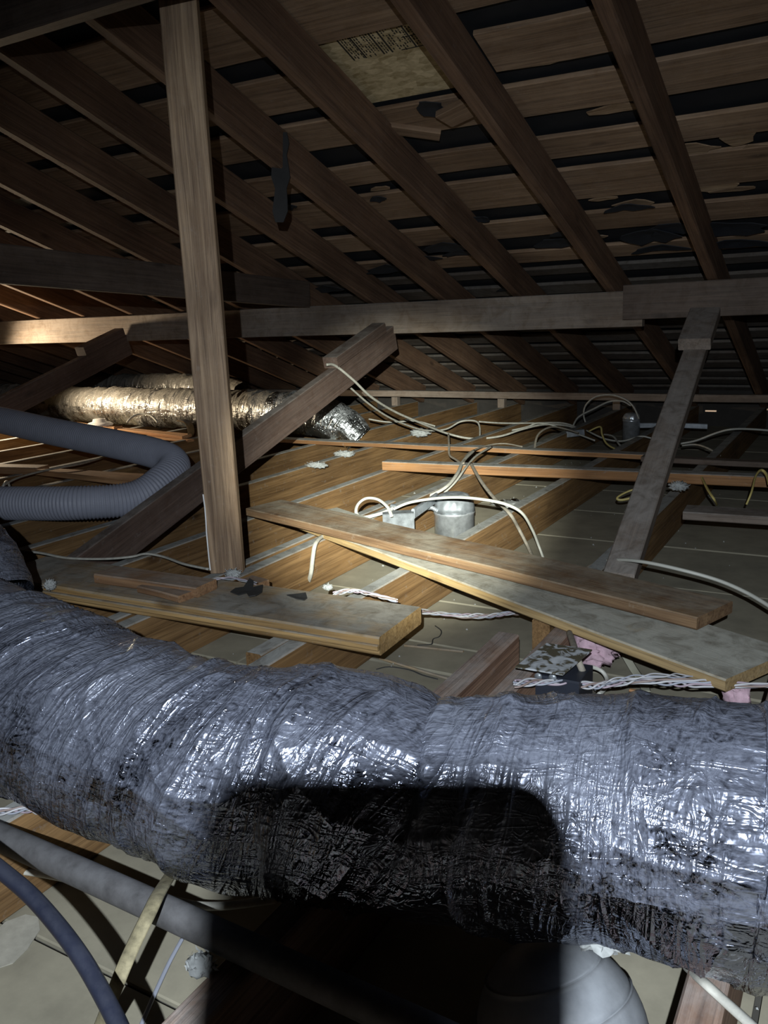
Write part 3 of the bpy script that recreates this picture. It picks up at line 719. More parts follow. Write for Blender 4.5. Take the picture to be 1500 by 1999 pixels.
# loose boards
tg = empty('tongue_groove_board', (-1.27, 1.42, 0.14)); tag(tg, 'thick dusty tongue and groove board with a cut end, lying by the post foot', 'board')
ta, tb = V((-1.98, 1.400, 0.180)), V((-0.815, 1.444, 0.180))
timber('plank_body', ta, tb, 0.196, 0.040, M['tandg'], seg=5, parent=tg, wob=0.0015, ch=0.004)
tx = (tb - ta).normalized(); ty = V((tx.y, -tx.x, 0))
timber('tongue', ta + ty * 0.101 + V((0, 0, -0.015)), tb + ty * 0.101 + V((0, 0, -0.015)), 0.012, 0.012, M['tandg'], seg=3, parent=tg, wob=0.001, ch=0.002)
bA, bB = V((-1.765, 2.212, 0.196)), V((-0.240, 1.716, 0.200))
o = timber('loose_board', bA, bB, 0.150, 0.026, M['brownboard'], seg=6, wob=0.002, twist=-0.06, cut0=0.0); tag(o, 'long dark brown board lying on top of the paler loose board', 'board')
gA, gB = V((-1.5689, 2.1766, 0.1680)), V((-0.1379, 1.5233, 0.1700))
gA, gB = V((-1.605, 2.26, 0.168)), V((-0.135, 1.535, 0.170))
o = timber('loose_board', gA, gB, 0.205, 0.024, M['greyboard'], seg=6, wob=0.002); tag(o, 'wide grey dusted loose board with yellow edge, lower of the crossed pair', 'board')

# scrap blocks and felt on the tongue and groove board
o = timber('wood_block', (-1.6463, 1.4058, 0.2050), (-1.3212, 1.4161, 0.2050), 0.075, 0.025, M['scrap'], seg=2); tag(o, 'longer brown wood offcut lying on the board left of the post foot', 'wood block')
o = timber('wood_block', (-1.4827, 1.3835, 0.1970), (-1.3332, 1.3639, 0.1970), 0.052, 0.017, M['scrap'], seg=2); tag(o, 'small brown wood offcut lying nearest on the board, left of the post foot', 'wood block')
o = timber('wood_block', (-1.3477, 1.5917, 0.1650), (-1.2893, 1.5841, 0.1650), 0.05, 0.03, M['scrap'], seg=1); tag(o, 'small dusty wood block tucked behind the board right of the post foot', 'wood block')
def scrap(label, poly, z, c):
    o = slab('felt_scrap', [(p[0] - c[0], p[1] - c[1]) for p in poly], 0.002, M['feltgrey'], Matrix.Translation(V((c[0], c[1], z))), curl=0.12); return tag(o, label, 'felt scrap')
Pf = [(-1.2637, 1.4332, 0.1820), (-1.2723, 1.4621, 0.1820), (-1.2613, 1.4792, 0.1820), (-1.2806, 1.5265, 0.1820), (-1.2608, 1.5175, 0.1820), (-1.2405, 1.4879, 0.1820), (-1.2248, 1.5071, 0.1820), (-1.1936, 1.4630, 0.1820), (-1.1862, 1.4307, 0.1820), (-1.1960, 1.4188, 0.1820), (-1.2274, 1.4486, 0.1820), (-1.2311, 1.4233, 0.1820)]
scrap('larger torn black felt scrap on the board', Pf, 0.1815, (-1.2323, 1.4546, 0.1820))
Pf = [(-1.1287, 1.4708, 0.1820), (-1.1131, 1.4892, 0.1820), (-1.0985, 1.5033, 0.1820), (-1.0743, 1.4747, 0.1820), (-1.0706, 1.4573, 0.1820), (-1.0940, 1.4624, 0.1820)]
scrap('smaller torn black felt scrap on the board, toward its cut end', Pf, 0.1815, (-1.1002, 1.4751, 0.1820))

# ------------------------------------------------------------------ ducts
near = [((-2.3, 0.86, 0.30), .145), ((-1.85, 0.815, 0.292), .142), ((-1.50, 0.785, 0.285), .140), ((-1.2050, 0.7530, 0.2780), 0.138), ((-1.0160, 0.7300, 0.2790), 0.139), ((-0.8750, 0.7040, 0.2720), 0.132), ((-0.7360, 0.7000, 0.2680), 0.128), ((-0.6250, 0.7010, 0.2670), 0.127), ((-0.5420, 0.7230, 0.2710), 0.131), ((-0.4880, 0.7330, 0.2690), 0.129), ((-0.4380, 0.7420, 0.2630), 0.123),
        ((-0.3950, 0.7530, 0.2530), 0.113), ((-0.3550, 0.7650, 0.2610), 0.121), ((-0.3080, 0.7790, 0.2660), 0.126), ((-0.2080, 0.8070, 0.2690), 0.129), ((-0.1020, 0.8180, 0.2730), 0.133), ((-0.0550, 0.8260, 0.2710), 0.131), ((0.10, 0.835, 0.272), .132), ((0.30, 0.83, 0.272), .132)]
nd = empty('insulated_duct', (-0.6, 0.72, 0.14)); tag(nd, 'large crumpled silver foil duct across the foreground', 'duct')
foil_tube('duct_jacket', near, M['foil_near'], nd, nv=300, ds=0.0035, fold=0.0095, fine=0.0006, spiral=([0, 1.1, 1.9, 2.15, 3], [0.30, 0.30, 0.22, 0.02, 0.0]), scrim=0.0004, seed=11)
# a second foil duct passes down at the extreme left
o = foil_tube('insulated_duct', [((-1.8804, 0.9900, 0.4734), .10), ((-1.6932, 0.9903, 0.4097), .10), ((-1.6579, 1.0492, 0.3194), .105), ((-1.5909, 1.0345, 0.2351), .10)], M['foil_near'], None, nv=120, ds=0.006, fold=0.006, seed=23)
tag(o, 'end of another silver duct poking in at the left edge above the large duct', 'duct')

fd = empty('insulated_duct', (-4.0, 4.08, 0.14)); tag(fd, 'shiny silver duct lying on the joists in the far left background', 'duct')
foil_tube('duct_jacket', [((-8.2, 4.7, 0.27), .12), ((-6.4, 4.5, 0.262), .118), ((-5.485, 4.362, 0.258), .118), ((-4.8, 4.22, 0.262), .122), ((-4.176, 4.133, 0.266), .126), ((-3.44, 4.096, 0.266), .126), ((-2.98, 4.02, 0.262), .122)], M['foil_far'], fd, nv=110, ds=0.008, fold=0.011, fine=0.003, seed=31, spiral=([0, 5], [0.05, 0.05]))
foil_tube('elbow_end', [((-3.05, 4.02, 0.262), .118), ((-2.88, 3.99, 0.275), .122), ((-2.72, 3.985, 0.258), .118), ((-2.57, 4.0, 0.20), .105), ((-2.50, 4.02, 0.13), .085)], M['foil_boot'], fd, nv=110, ds=0.006, fold=0.008, fine=0.003, seed=37)['label'] = 'crinkled bare foil elbow'
o = foil_tube('insulated_duct', [((-6.4, 5.15, 0.30), .10), ((-5.3, 5.05, 0.32), .10), ((-4.6, 4.95, 0.32), .10), ((-4.0, 4.86, 0.28), .095)], M['foil_far'], None, nv=80, ds=0.01, fold=0.01, seed=41)
tag(o, 'second silver duct farther back, showing its top behind the far duct', 'duct')

# grey corrugated hose
o = ribbed('vacuum_hose', [(-3.6, 1.55, 0.20), (-2.95, 1.77, 0.20), (-2.692, 1.866, 0.200), (-2.411, 1.97, 0.200), (-2.2812, 2.1170, 0.1975), (-2.2497, 2.2350, 0.2412), (-2.2924, 2.3441, 0.2779), (-2.4527, 2.4181, 0.3024), (-2.8334, 2.4876, 0.3271), (-3.1603, 2.4942, 0.3599), (-3.4890, 2.4819, 0.4036), (-3.8827, 2.4429, 0.4578), (-4.2944, 2.3422, 0.5123)], 0.062, M['hose'], pitch=0.0125, depth=0.085)
tag(o, 'grey corrugated hose bent back on itself at left', 'hose')

# sheet-metal elbow the big duct feeds, bottom right
eb = empty('duct_elbow', (-0.235, 0.69, 0.0)); tag(eb, 'pale round metal elbow half in black shadow below the large duct', 'duct elbow')
ec = V((-0.236, 0.740, 0.006))
lathe('collar', [(0.092, 0.0), (0.092, 0.020), (0.096, 0.023), (0.0965, 0.030), (0.092, 0.034)], M['elbow'], Matrix.Translation(ec), eb, 56)
tilt = Matrix.Translation(ec + V((0, 0, 0.03))) @ Matrix.Rotation(math.radians(-26), 4, V((0.45, 0.9, 0)).normalized())
prof = [(0.092 * math.cos(t), 0.098 * math.sin(t)) for t in [math.radians(a_) for a_ in range(-24, 91, 6)]]
cutz = ((-0.06, 0.034), (0.034, 0.070), (0.070, 0.2))
for za, zb in cutz:
    q = [p_ for p_ in prof if za - 1e-6 <= p_[1] <= zb]
    def at_z(z_): return (0.092 * math.sqrt(max(0, 1 - (z_ / 0.098) ** 2)), z_)
    if zb < 0.1: q = q + [at_z(zb), (at_z(zb)[0] + 0.0018, zb + 0.0012)]
    if za > 0: q = [at_z(za)] + q
    q[-1] = (max(q[-1][0], 0.00005), q[-1][1])
    lathe('gore', q, M['elbow'], tilt, eb, 56)
lump('torn_insulation', (-0.2090, 0.7672, 0.1500), (0.036, 0.016, 0.010), M['fluff'], parent=eb, spike=0.8, seed=4, sub=4)
tube('loose_strap', [(-0.2393, 0.7226, 0.1900), (-0.2185, 0.7241, 0.2050), (-0.1989, 0.7282, 0.2150)], 0.003, M['galvdust'], eb, flat=0.4)
tube('loose_strap', [(-0.2234, 0.7150, 0.1900), (-0.2039, 0.7190, 0.2050), (-0.1861, 0.7281, 0.2150)], 0.005, M['galvdust'], eb, flat=0.4)

# ------------------------------------------------------------------ can lights
def can_light(label, c, r, hb, hd, side, cap='galv'):
    root = empty('can_light', c); tag(root, label, 'recessed light'); T = Matrix.Translation(V(c))
    lathe('housing', [(r, 0.0), (r, hb - 0.006), (r * 1.03, hb - 0.004), (r * 1.03, hb + 0.002), (r, hb + 0.004)], M['galv'], T, root, 48)
    lathe('cap', [(r * 1.0, hb + 0.003), (r * 0.985, hb + 0.3 * (hd - hb)), (r * 0.93, hb + 0.55 * (hd - hb)), (r * 0.84, hb + 0.75 * (hd - hb)), (r * 0.70, hb + 0.9 * (hd - hb)), (r * 0.52, hd - 0.002), (r * 0.4, hd - 0.004), (r * 0.2, hd), (0.0001, hd)], M[cap], T, root, 72, wob=0.10)
    return root
cc = (-1.285, 2.700, 0.0)
cl = can_light('shiny can light with domed foil cap in the bright centre of the beam', cc, 0.073, 0.098, 0.168, -1, 'galvdust')
jb = V((-1.3365, 2.3757, 0.1350))
jx = V((0.85, 0.5, 0)).normalized()
timber('junction_box', jb - jx * 0.052, jb + jx * 0.052, 0.055, 0.058, M['boxgrey'], at='centre', seg=1, parent=cl, wob=0, ch=0.003)
timber('bracket', jb + jx * 0.05 + V((0, 0, .02)), V((-1.355, 2.70, 0.145)), 0.012, 0.035, M['galvdust'], at='centre', seg=1, parent=cl, wob=0)
ribbed('flexible_conduit', [jb + jx * 0.045 + V((0, 0, .02)), (-1.3937, 2.6200, 0.1117), (-1.3466, 2.6300, 0.1227), (-1.3273, 2.6400, 0.1126), (-1.3226, 2.6550, 0.1020)], 0.0085, M['galvdust'], pitch=0.006, depth=0.2, parent=cl, sides=12, per=20)
timber('cable_clamp', (-1.4486, 2.5400, 0.1174), (-1.4453, 2.5400, 0.1458), 0.022, 0.018, M['galvdust'], up=(0, 1, 0), at='centre', seg=1, parent=cl, wob=0)
cf = can_light('smaller bright can light among tangled cables in the dim far right', (-1.215, 5.0, 0.0), 0.050, 0.145, 0.19, 1)
timber('hanger_bar', (-1.17, 5.02, 0.13), (-0.80, 5.06, 0.13), 0.03, 0.03, M['galvdust'], seg=2, parent=cf, wob=0.004)

# junction box with loose plate, beside the stub
jbx = empty('junction_box', (-0.455, 1.38, 0.0)); tag(jbx, 'dark electrical box with a dust speckled metal plate on top', 'electrical box')
timber('box_body', (-0.485, 1.385, 0.162), (-0.405, 1.385, 0.162), 0.085, 0.105, M['boxdark'], seg=1, parent=jbx, wob=0, ch=0.003)
pa, pb = V((-0.4983, 1.3694, 0.1880)), V((-0.4188, 1.3594, 0.1940))
timber('cover_plate', pa + V((-.004, 0, 0)), pb + V((.006, 0, 0)), 0.128, 0.003, M['plate'], seg=1, parent=jbx, wob=0, ch=0.0008)['label'] = 'thin dusty metal cover plate'
for k, q in enumerate(((-0.4780, 1.3400, 0.1616), (-0.4514, 1.3400, 0.1647))):
    lathe('knockout', [(0.007, 0), (0.007, 0.003), (0.0001, 0.003)], M['galvdust'], frame(V((1, 0, 0)), V((0, 0, 1)), V((0, -1, 0)), V(q)), jbx, 16)
lump('insulation_tuft', (-0.4760, 1.6520, 0.0950), (0.05, 0.028, 0.034), M['pink'], 'tuft of pink insulation under the grey board edge', 'insulation', spike=0.6, seed=3, sub=4)
lump('insulation_tuft', (-0.1665, 1.5078, 0.1100), (0.02, 0.015, 0.03), M['pink'], 'small ragged insulation tuft under the end of the grey board', 'insulation', spike=0.9, seed=9)
for lab, pts in (('pale paper tape strip hanging behind the wire bundle', [(-0.4428, 1.8255, 0.0200), (-0.4087, 1.7720, 0.0100), (-0.3802, 1.7213, 0.0120), (-0.3581, 1.6571, 0.0200)]),):
    o = tube('paper_tape', pts, 0.010, M['paper'], flat=0.08, sides=8); tag(o, lab, 'tape')
o = timber('wood_strip', (-0.3912, 1.6553, 0.0200), (-0.2769, 1.6478, 0.0200), 0.012, 0.006, M['freshwood'], seg=1); tag(o, 'thin light wood sliver lying on the lath below the wire bundle', 'wood strip')

# ------------------------------------------------------------------ cables
cable('white cable looping beside the junction box of the near can light', [(-1.3238, 2.3101, 0.1650), (-1.3592, 2.3471, 0.1850), (-1.4151, 2.3803, 0.2000), (-1.4618, 2.3810, 0.2000), (-1.4743, 2.3467, 0.1850), (-1.4573, 2.3075, 0.1650), (-1.4262, 2.3012, 0.1550), (-1.3884, 2.3549, 0.1600), (-1.3666, 2.3973, 0.1700)], 0.0062, flat=0.75)
cable('white cable arching over the near can light and dropping at its right', [(-1.3591, 2.3838, 0.1700), (-1.3229, 2.4335, 0.1850), (-1.2387, 2.4586, 0.2000), (-1.1354, 2.4388, 0.2150), (-1.0331, 2.4099, 0.2200), (-0.9645, 2.4110, 0.2100), (-0.9229, 2.4350, 0.1800), (-0.9135, 2.5014, 0.1100), (-0.9059, 2.5381, 0.0500), (-0.8826, 2.5218, 0.0100)], 0.0062, flat=0.75)
cable('brownish old cable dropping from the orange strip to the lath right of the can light', [(-1.3962, 3.1041, 0.2000), (-1.2379, 2.8418, 0.1850), (-1.1188, 2.6778, 0.1650), (-1.0068, 2.5386, 0.1500), (-0.9961, 2.5893, 0.0900), (-0.9647, 2.5921, 0.0300), (-0.9177, 2.5223, 0.0060)], 0.0068, 'cloth_cable', 0.8)
cable('thick cable curving from the orange strip down behind the white arch', [(-1.5442, 3.4635, 0.1900), (-1.4640, 3.1771, 0.1950), (-1.3891, 2.9548, 0.1850), (-1.3740, 2.8247, 0.1600), (-1.4261, 2.7881, 0.1300), (-1.5100, 2.7779, 0.1000), (-1.6328, 2.8518, 0.0500)], 0.0075, 'grey_cable', 0.8)
cable('thin cable beside the thick cable over the orange strip end', [(-1.5119, 3.5948, 0.1900), (-1.4644, 3.3108, 0.1950), (-1.4065, 3.0656, 0.1850), (-1.3938, 2.9492, 0.1550), (-1.4156, 2.8907, 0.1200)], 0.005, 'grey_cable', 0.8)
cable('cable lying along the long thin strip toward the crossing bundle', [(-1.4264, 3.0951, 0.2000), (-1.5373, 3.3920, 0.1900), (-1.5850, 3.7061, 0.1750), (-1.5383, 3.8181, 0.1700), (-1.4249, 3.7622, 0.1680)], 0.005, 'cloth_cable', 0.7)
cable('white cable arching at the right edge over the lath', [(-0.7007, 2.3700, 0.0400), (-0.6336, 2.2507, 0.1000), (-0.5505, 2.1224, 0.1550), (-0.4682, 2.0502, 0.1800), (-0.3767, 2.0223, 0.1800), (-0.2822, 2.0165, 0.1650), (-0.2112, 1.9894, 0.1500), (-0.1516, 1.9331, 0.1400)], 0.0062, flat=0.75)
cable('grey cable drooping down a joist face right of the post foot', [(-1.4141, 2.0909, 0.1470), (-1.4278, 2.0604, 0.1500), (-1.4041, 1.9865, 0.1470), (-1.4049, 1.9703, 0.1100), (-1.4117, 1.9642, 0.0600), (-1.4382, 1.9793, 0.0200), (-1.4410, 1.9602, 0.0060)], 0.0068, 'grey_cable', 0.8)
cable('grey cable on the joists running to the post foot from the left', [(-2.3236, 1.5379, 0.1600), (-2.1312, 1.5720, 0.1550), (-2.0037, 1.5773, 0.1500), (-1.8918, 1.6110, 0.1500), (-1.8146, 1.6462, 0.1550), (-1.7959, 1.6879, 0.1550), (-1.7345, 1.6967, 0.1500), (-1.6254, 1.6640, 0.1500), (-1.5271, 1.6520, 0.1500)], 0.0058, 'grey_cable', 0.6)
cable('twisted pale cord draped from the middle brace to the far joists', [(-2.0400, 3.0505, 0.6065), (-2.0300, 3.1029, 0.5984), (-2.0027, 3.2000, 0.5286), (-2.0036, 3.3500, 0.4387), (-2.0252, 3.6000, 0.3432), (-2.0165, 3.8500, 0.2561), (-1.9927, 4.1000, 0.1691), (-1.8866, 4.2000, 0.1277), (-1.7622, 4.3000, 0.1291), (-1.6661, 4.4000, 0.1583), (-1.5831, 4.5000, 0.1732), (-1.4978, 4.6000, 0.1597), (-1.4249, 4.7000, 0.1253)], 0.006, 'grey_cable', 1.0)
cable('second pale cord hanging below the draped one from the middle brace', [(-2.1428, 3.3000, 0.5294), (-2.1306, 3.4000, 0.4636), (-2.1395, 3.5500, 0.3844), (-2.1558, 3.7500, 0.2995), (-2.1621, 3.9500, 0.2313), (-2.1430, 4.1500, 0.1717), (-2.0893, 4.3000, 0.1589), (-2.0388, 4.4000, 0.1914), (-1.9491, 4.4000, 0.1966), (-1.8994, 4.3500, 0.1666), (-1.8385, 4.2000, 0.0957)], 0.005, 'grey_cable', 1.0)
cable('short cable standing up from the strips near the centre', [(-1.8549, 3.8518, 0.2000), (-1.7609, 3.6596, 0.1800), (-1.7064, 3.5493, 0.1500), (-1.6237, 3.4408, 0.1500), (-1.5035, 3.2673, 0.1600)], 0.005, 'cloth_cable', 1.0)
cable('cable lying across the joists at the tip of the far duct', [(-2.6566, 4.4000, 0.1911), (-2.5420, 4.4500, 0.1689), (-2.3916, 4.5000, 0.1727), (-2.2540, 4.5000, 0.1455)], 0.005, 'grey_cable', 1.0)
cable('dim thin cable crossing the far joists left of the loop', [(-2.0146, 4.6000, 0.1667), (-1.9090, 4.7000, 0.1476), (-1.7526, 4.8000, 0.1389), (-1.5956, 4.9000, 0.1303), (-1.4700, 4.9000, 0.0909)], 0.005, 'grey_cable', 1.0)
cable('tall loop of cable standing beside the far can light', [(-1.1485, 4.9000, 0.1658), (-1.1793, 4.9000, 0.2328), (-1.2269, 4.9000, 0.2761), (-1.3070, 4.9000, 0.3017), (-1.3966, 4.9000, 0.2918), (-1.4567, 4.9000, 0.2430), (-1.4712, 4.9000, 0.1823), (-1.4518, 4.9000, 0.1159)], 0.0055, 'grey_cable', 0.9)
cable('second arched cable inside the tall loop left of the far can light', [(-1.4886, 4.7500, 0.1345), (-1.4713, 4.8000, 0.1823), (-1.3962, 4.8500, 0.2257), (-1.3211, 4.9000, 0.2630), (-1.2472, 4.9000, 0.2670), (-1.2018, 4.9200, 0.2390)], 0.0055, 'grey_cable', 0.9)
cable('yellow cable looping below the far can light', [(-1.3216, 4.5000, 0.1441), (-1.2603, 4.5000, 0.1710), (-1.2346, 4.4500, 0.1371), (-1.1953, 4.4000, 0.0964), (-1.1278, 4.3500, 0.0770), (-1.0752, 4.3500, 0.0846), (-1.0417, 4.3500, 0.0993)], 0.0052, 'yellow_cable', 0.8)
cable('white cable waving across in front of the far can light', [(-1.3655, 4.6000, 0.1348), (-1.2369, 4.5000, 0.1078), (-1.1277, 4.4500, 0.1053), (-1.0236, 4.4000, 0.1405), (-0.9716, 4.4000, 0.1344), (-0.8944, 4.4000, 0.1160)], 0.0055, 'white_cable', 0.8)
cable('pale cable sagging under the far can light', [(-1.2373, 4.5000, 0.1301), (-1.1742, 4.4500, 0.1282), (-1.1097, 4.3500, 0.0965), (-1.0366, 4.3000, 0.0754), (-0.9597, 4.3000, 0.0683), (-0.8867, 4.2500, 0.0848)], 0.0055, 'grey_cable', 0.8)
cable('yellow loop beside the right brace above the strips', [(-0.7867, 3.8500, 0.1898), (-0.8265, 3.8500, 0.1790), (-0.8484, 3.8500, 0.1594), (-0.8475, 3.8500, 0.1314), (-0.8331, 3.8500, 0.1039)], 0.0075, 'yellow_cable', 0.7)
cable('yellow cable end poking left of the right brace below the orange strip', [(-0.6714, 3.0000, 0.1715), (-0.7237, 2.9800, 0.1571), (-0.7592, 2.9500, 0.1364), (-0.7426, 2.9500, 0.1282), (-0.6784, 2.9800, 0.1434)], 0.0048, 'yellow_cable', 0.7)
cable('white cable at far right rising behind the right brace', [(-0.8189, 4.4000, 0.1111), (-0.7456, 4.4000, 0.1295), (-0.6509, 4.4000, 0.1712), (-0.5809, 4.4000, 0.1912), (-0.4939, 4.4500, 0.1871), (-0.3835, 4.5000, 0.1737)], 0.0065, 'white_cable', 0.8)
cable('short pale cable sloping down right of the right brace', [(-0.7766, 4.2000, 0.1326), (-0.7109, 4.2000, 0.1402), (-0.6366, 4.1000, 0.1390), (-0.5738, 4.0000, 0.1244)], 0.0055, 'grey_cable', 0.8)
cable('yellow cable dropping below the strip right of the brace', [(-0.5279, 3.2556, 0.1700), (-0.4764, 3.0768, 0.1600), (-0.4425, 3.0074, 0.1400), (-0.4479, 3.1078, 0.1000)], 0.0048, 'yellow_cable', 0.7)
cable('yellow cable hooked over the strip at the right edge', [(-0.3289, 2.9167, 0.1500), (-0.3177, 2.9351, 0.1900), (-0.3202, 3.0501, 0.2200), (-0.3120, 3.1155, 0.2300), (-0.2944, 3.1070, 0.2200), (-0.2757, 3.0307, 0.2000)], 0.0048, 'yellow_cable', 0.7)
cable('white cable strung across from left into the far cable tangle', [(-1.7656, 4.5000, 0.1359), (-1.6734, 4.5000, 0.1591), (-1.6130, 4.5000, 0.1810), (-1.5386, 4.5000, 0.1745), (-1.4651, 4.5000, 0.1509), (-1.3629, 4.4500, 0.1329), (-1.2584, 4.4000, 0.1105)], 0.0055, 'white_cable', 0.8)
cable('dark arched cable left of the far cable tangle', [(-1.4135, 3.9000, 0.1373), (-1.4337, 4.0000, 0.1882), (-1.4206, 4.1000, 0.2113), (-1.3947, 4.2000, 0.2040), (-1.3171, 4.3000, 0.1634)], 0.0055, 'cloth_cable', 0.8)
o = timber('wire_splice', (-1.4343, 4.4500, 0.1473), (-1.3501, 4.5000, 0.1544), 0.03, 0.035, M['galvdust'], seg=1); tag(o, 'small grey splice box in the far cable tangle', 'electrical box')

bundle('pale multi strand wire bundle crossing in front of the electrical box to the right edge', [(-0.5032, 1.2849, 0.1650), (-0.4728, 1.3202, 0.1600), (-0.4350, 1.3472, 0.1550), (-0.3945, 1.3662, 0.1500), (-0.3639, 1.3873, 0.1500), (-0.3267, 1.4186, 0.1500), (-0.2605, 1.4396, 0.1500), (-0.1959, 1.4625, 0.1500), (-0.1091, 1.4956, 0.1500)], 0.0062, 26)
bundle('upper grey wire bundle arching behind the multi strand bundle', [(-0.3935, 1.3953, 0.1300), (-0.3595, 1.3701, 0.1600), (-0.3292, 1.3906, 0.1650), (-0.2838, 1.4232, 0.1650), (-0.2446, 1.4707, 0.1500), (-0.1873, 1.5262, 0.1300)], 0.0042, 16, ('wire_white', 'wire_blue', 'wire_white'))
bundle('pale wire bundle stretched over the lath between the thick board and the grey board', [(-0.8880, 1.6304, 0.1300), (-0.8695, 1.7091, 0.1000), (-0.8289, 1.7666, 0.0800), (-0.7719, 1.7913, 0.0800), (-0.7119, 1.8072, 0.0900), (-0.6608, 1.8267, 0.1000)], 0.0055, 18)
bundle('short pale wire bundle along the back edge of the tongue and groove board', [(-1.0578, 1.5588, 0.1700), (-1.0191, 1.5616, 0.1830), (-0.9921, 1.5634, 0.1860), (-0.9371, 1.5512, 0.1860), (-0.8786, 1.5413, 0.1850)], 0.0048, 11)
bundle('thin pale wires curled around the foot of the post', [(-1.3694, 1.4718, 0.1860), (-1.3617, 1.5025, 0.1870), (-1.3371, 1.5216, 0.1870), (-1.2957, 1.5200, 0.1860), (-1.2500, 1.5120, 0.1850)], 0.0035, 8, ('wire_white', 'wire_blue', 'wire_pink'))
bundle('pale wire bundle at the left edge below the large duct', [(-1.0302, 0.6134, 0.1500), (-1.0028, 0.6338, 0.1500), (-0.9807, 0.6503, 0.1500), (-0.9477, 0.6581, 0.1500), (-0.9222, 0.6701, 0.1400)], 0.0045, 10)
cable('white cable ring curled beside the electrical box', [(-0.4886, 1.5974, 0.0600), (-0.4801, 1.6048, 0.0700), (-0.4633, 1.6211, 0.0700), (-0.4446, 1.6317, 0.0600), (-0.4306, 1.6204, 0.0500), (-0.4221, 1.5783, 0.0500), (-0.4241, 1.5410, 0.0500)], 0.005, 'white_cable', 0.9)
cable('brown cloth cable coming down over the plate of the electrical box', [(-0.5022, 1.5930, 0.1500), (-0.4609, 1.4882, 0.1700), (-0.4270, 1.4043, 0.1800), (-0.4151, 1.3972, 0.1600), (-0.4140, 1.4335, 0.1200), (-0.4201, 1.4832, 0.0800)], 0.0065, 'cloth_cable', 0.9)

# lower left foreground
o = tube('conduit_pipe', [(-1.0670, 0.5787, 0.1620), (-0.9369, 0.5796, 0.1620), (-0.7260, 0.5756, 0.1620), (-0.5587, 0.5709, 0.1620), (-0.4180, 0.5665, 0.1620), (-0.2726, 0.5620, 0.1620)], 0.0170, M['pipe'], sides=24, per=3); tag(o, 'dusty grey pipe crossing the lower left corner', 'pipe')
o = tube('thick_cable', [(-0.7804, 0.4482, 0.2800), (-0.7290, 0.4455, 0.2700), (-0.6785, 0.4413, 0.2600), (-0.6275, 0.4314, 0.2500), (-0.5852, 0.4207, 0.2400), (-0.5457, 0.4075, 0.2300), (-0.5108, 0.3941, 0.2200), (-0.4826, 0.3800, 0.2100)], 0.0082, M['blue_cable'], sides=14); tag(o, 'thick blue black cable curving down in the lower left corner', 'cable')
o = tube('flat_cable', [(-0.7097, 0.6618, 0.1400), (-0.6682, 0.6050, 0.1700), (-0.6330, 0.5586, 0.1950), (-0.6147, 0.5274, 0.2000), (-0.6101, 0.5056, 0.1900), (-0.6038, 0.4822, 0.1800), (-0.6064, 0.4682, 0.1600), (-0.6288, 0.4714, 0.1200), (-0.6509, 0.4732, 0.0800)], 0.0085, M['strap'], sides=10, flat=0.3); tag(o, 'old yellowed flat cable bent over the grey pipe', 'cable')
cable('thin grey cord under the pipe at the left edge', [(-1.0183, 0.6332, 0.0500), (-0.9927, 0.6435, 0.0500), (-0.9601, 0.6523, 0.0500), (-0.9261, 0.6594, 0.0500)], 0.006, 'grey_cable', 0.6)
cable('short shiny grey cable emerging from under the pipe into the shadow', [(-0.7443, 0.6649, 0.0800), (-0.7089, 0.6587, 0.0900), (-0.6808, 0.6654, 0.0900), (-0.6466, 0.6838, 0.0900), (-0.6100, 0.7295, 0.0800)], 0.0058, 'grey_cable', 0.9)
cable('thin pale green line lying on the lath in the lower left', [(-0.7401, 0.6861, 0.0040), (-0.7246, 0.6450, 0.0040), (-0.7024, 0.5955, 0.0040), (-0.6811, 0.5512, 0.0040)], 0.003, 'wire_blue', 0.6)
cable('pale flat cable leaving the large duct at the bottom right corner', [(-0.1199, 0.7990, 0.1200), (-0.0995, 0.7528, 0.1500), (-0.0793, 0.7381, 0.1500), (-0.0544, 0.7205, 0.1500), (-0.0266, 0.7004, 0.1500)], 0.0065, 'grey_cable', 0.6)
lump('insulation_tuft', (-0.5623, 0.5424, 0.1470), (0.014, 0.012, 0.010), M['fluff'], 'white fluff on the joist end at the shadow edge, lower left', 'insulation', spike=0.5, seed=12)

# bits of fluff and rubbish on joists and under the far duct
for k, (p, sz, lab) in enumerate((((-2.2403, 3.4608, 0.1450), (.05, .025, .014), 'larger white fluff tuft on a joist top left of the orange strip'), ((-2.1916, 3.1470, 0.1450), (.05, .018, .012), 'flat white fluff tuft on a joist top nearest the middle brace'),
        ((-2.6951, 3.4987, 0.0200), (.05, .016, .012), 'white fluff lying low between two joists behind the post'), ((-2.1969, 4.1905, 0.1500), (.05, .03, .02), 'white fluff on a far joist under the draped cords'),
        ((-0.5526, 2.9540, 0.1900), (.03, .022, .014), 'white fluff on the orange strip right of the brace'), ((-1.0733, 1.5576, 0.1860), (.011, .008, .006), 'tiny white fluff at the back edge of the tongue and groove board'),
        ((-1.2515, 3.2425, 0.0100), (.09, .07, .012), 'pale grey lump of plaster on the lath right of the near can light'), ((-1.4353, 1.6448, 0.1500), (.02, .014, .010), 'small white crumb at the right of the post foot'),
        ((-1.7234, 1.2986, 0.1870), (.012, .012, .012), 'small clear white fluff at the left end of the tongue and groove board'))):
    lump('fluff_tuft', p, sz, M['fluff'], lab, 'fluff', spike=0.55, seed=20 + k, sub=4)
o = timber('split_wood', (-4.5090, 3.9143, 0.1650), (-3.5008, 3.7093, 0.1650), 0.07, 0.018, M['freshwood'], seg=3, wob=0.004, twist=0.2); tag(o, 'long pale split shingle lying in front of the far duct', 'wood strip')
o = timber('split_wood', (-4.9906, 4.0361, 0.1650), (-4.5249, 3.9109, 0.1650), 0.06, 0.02, M['freshwood'], seg=2); tag(o, 'short pale split shingle left of the white cap by the far duct', 'wood strip')
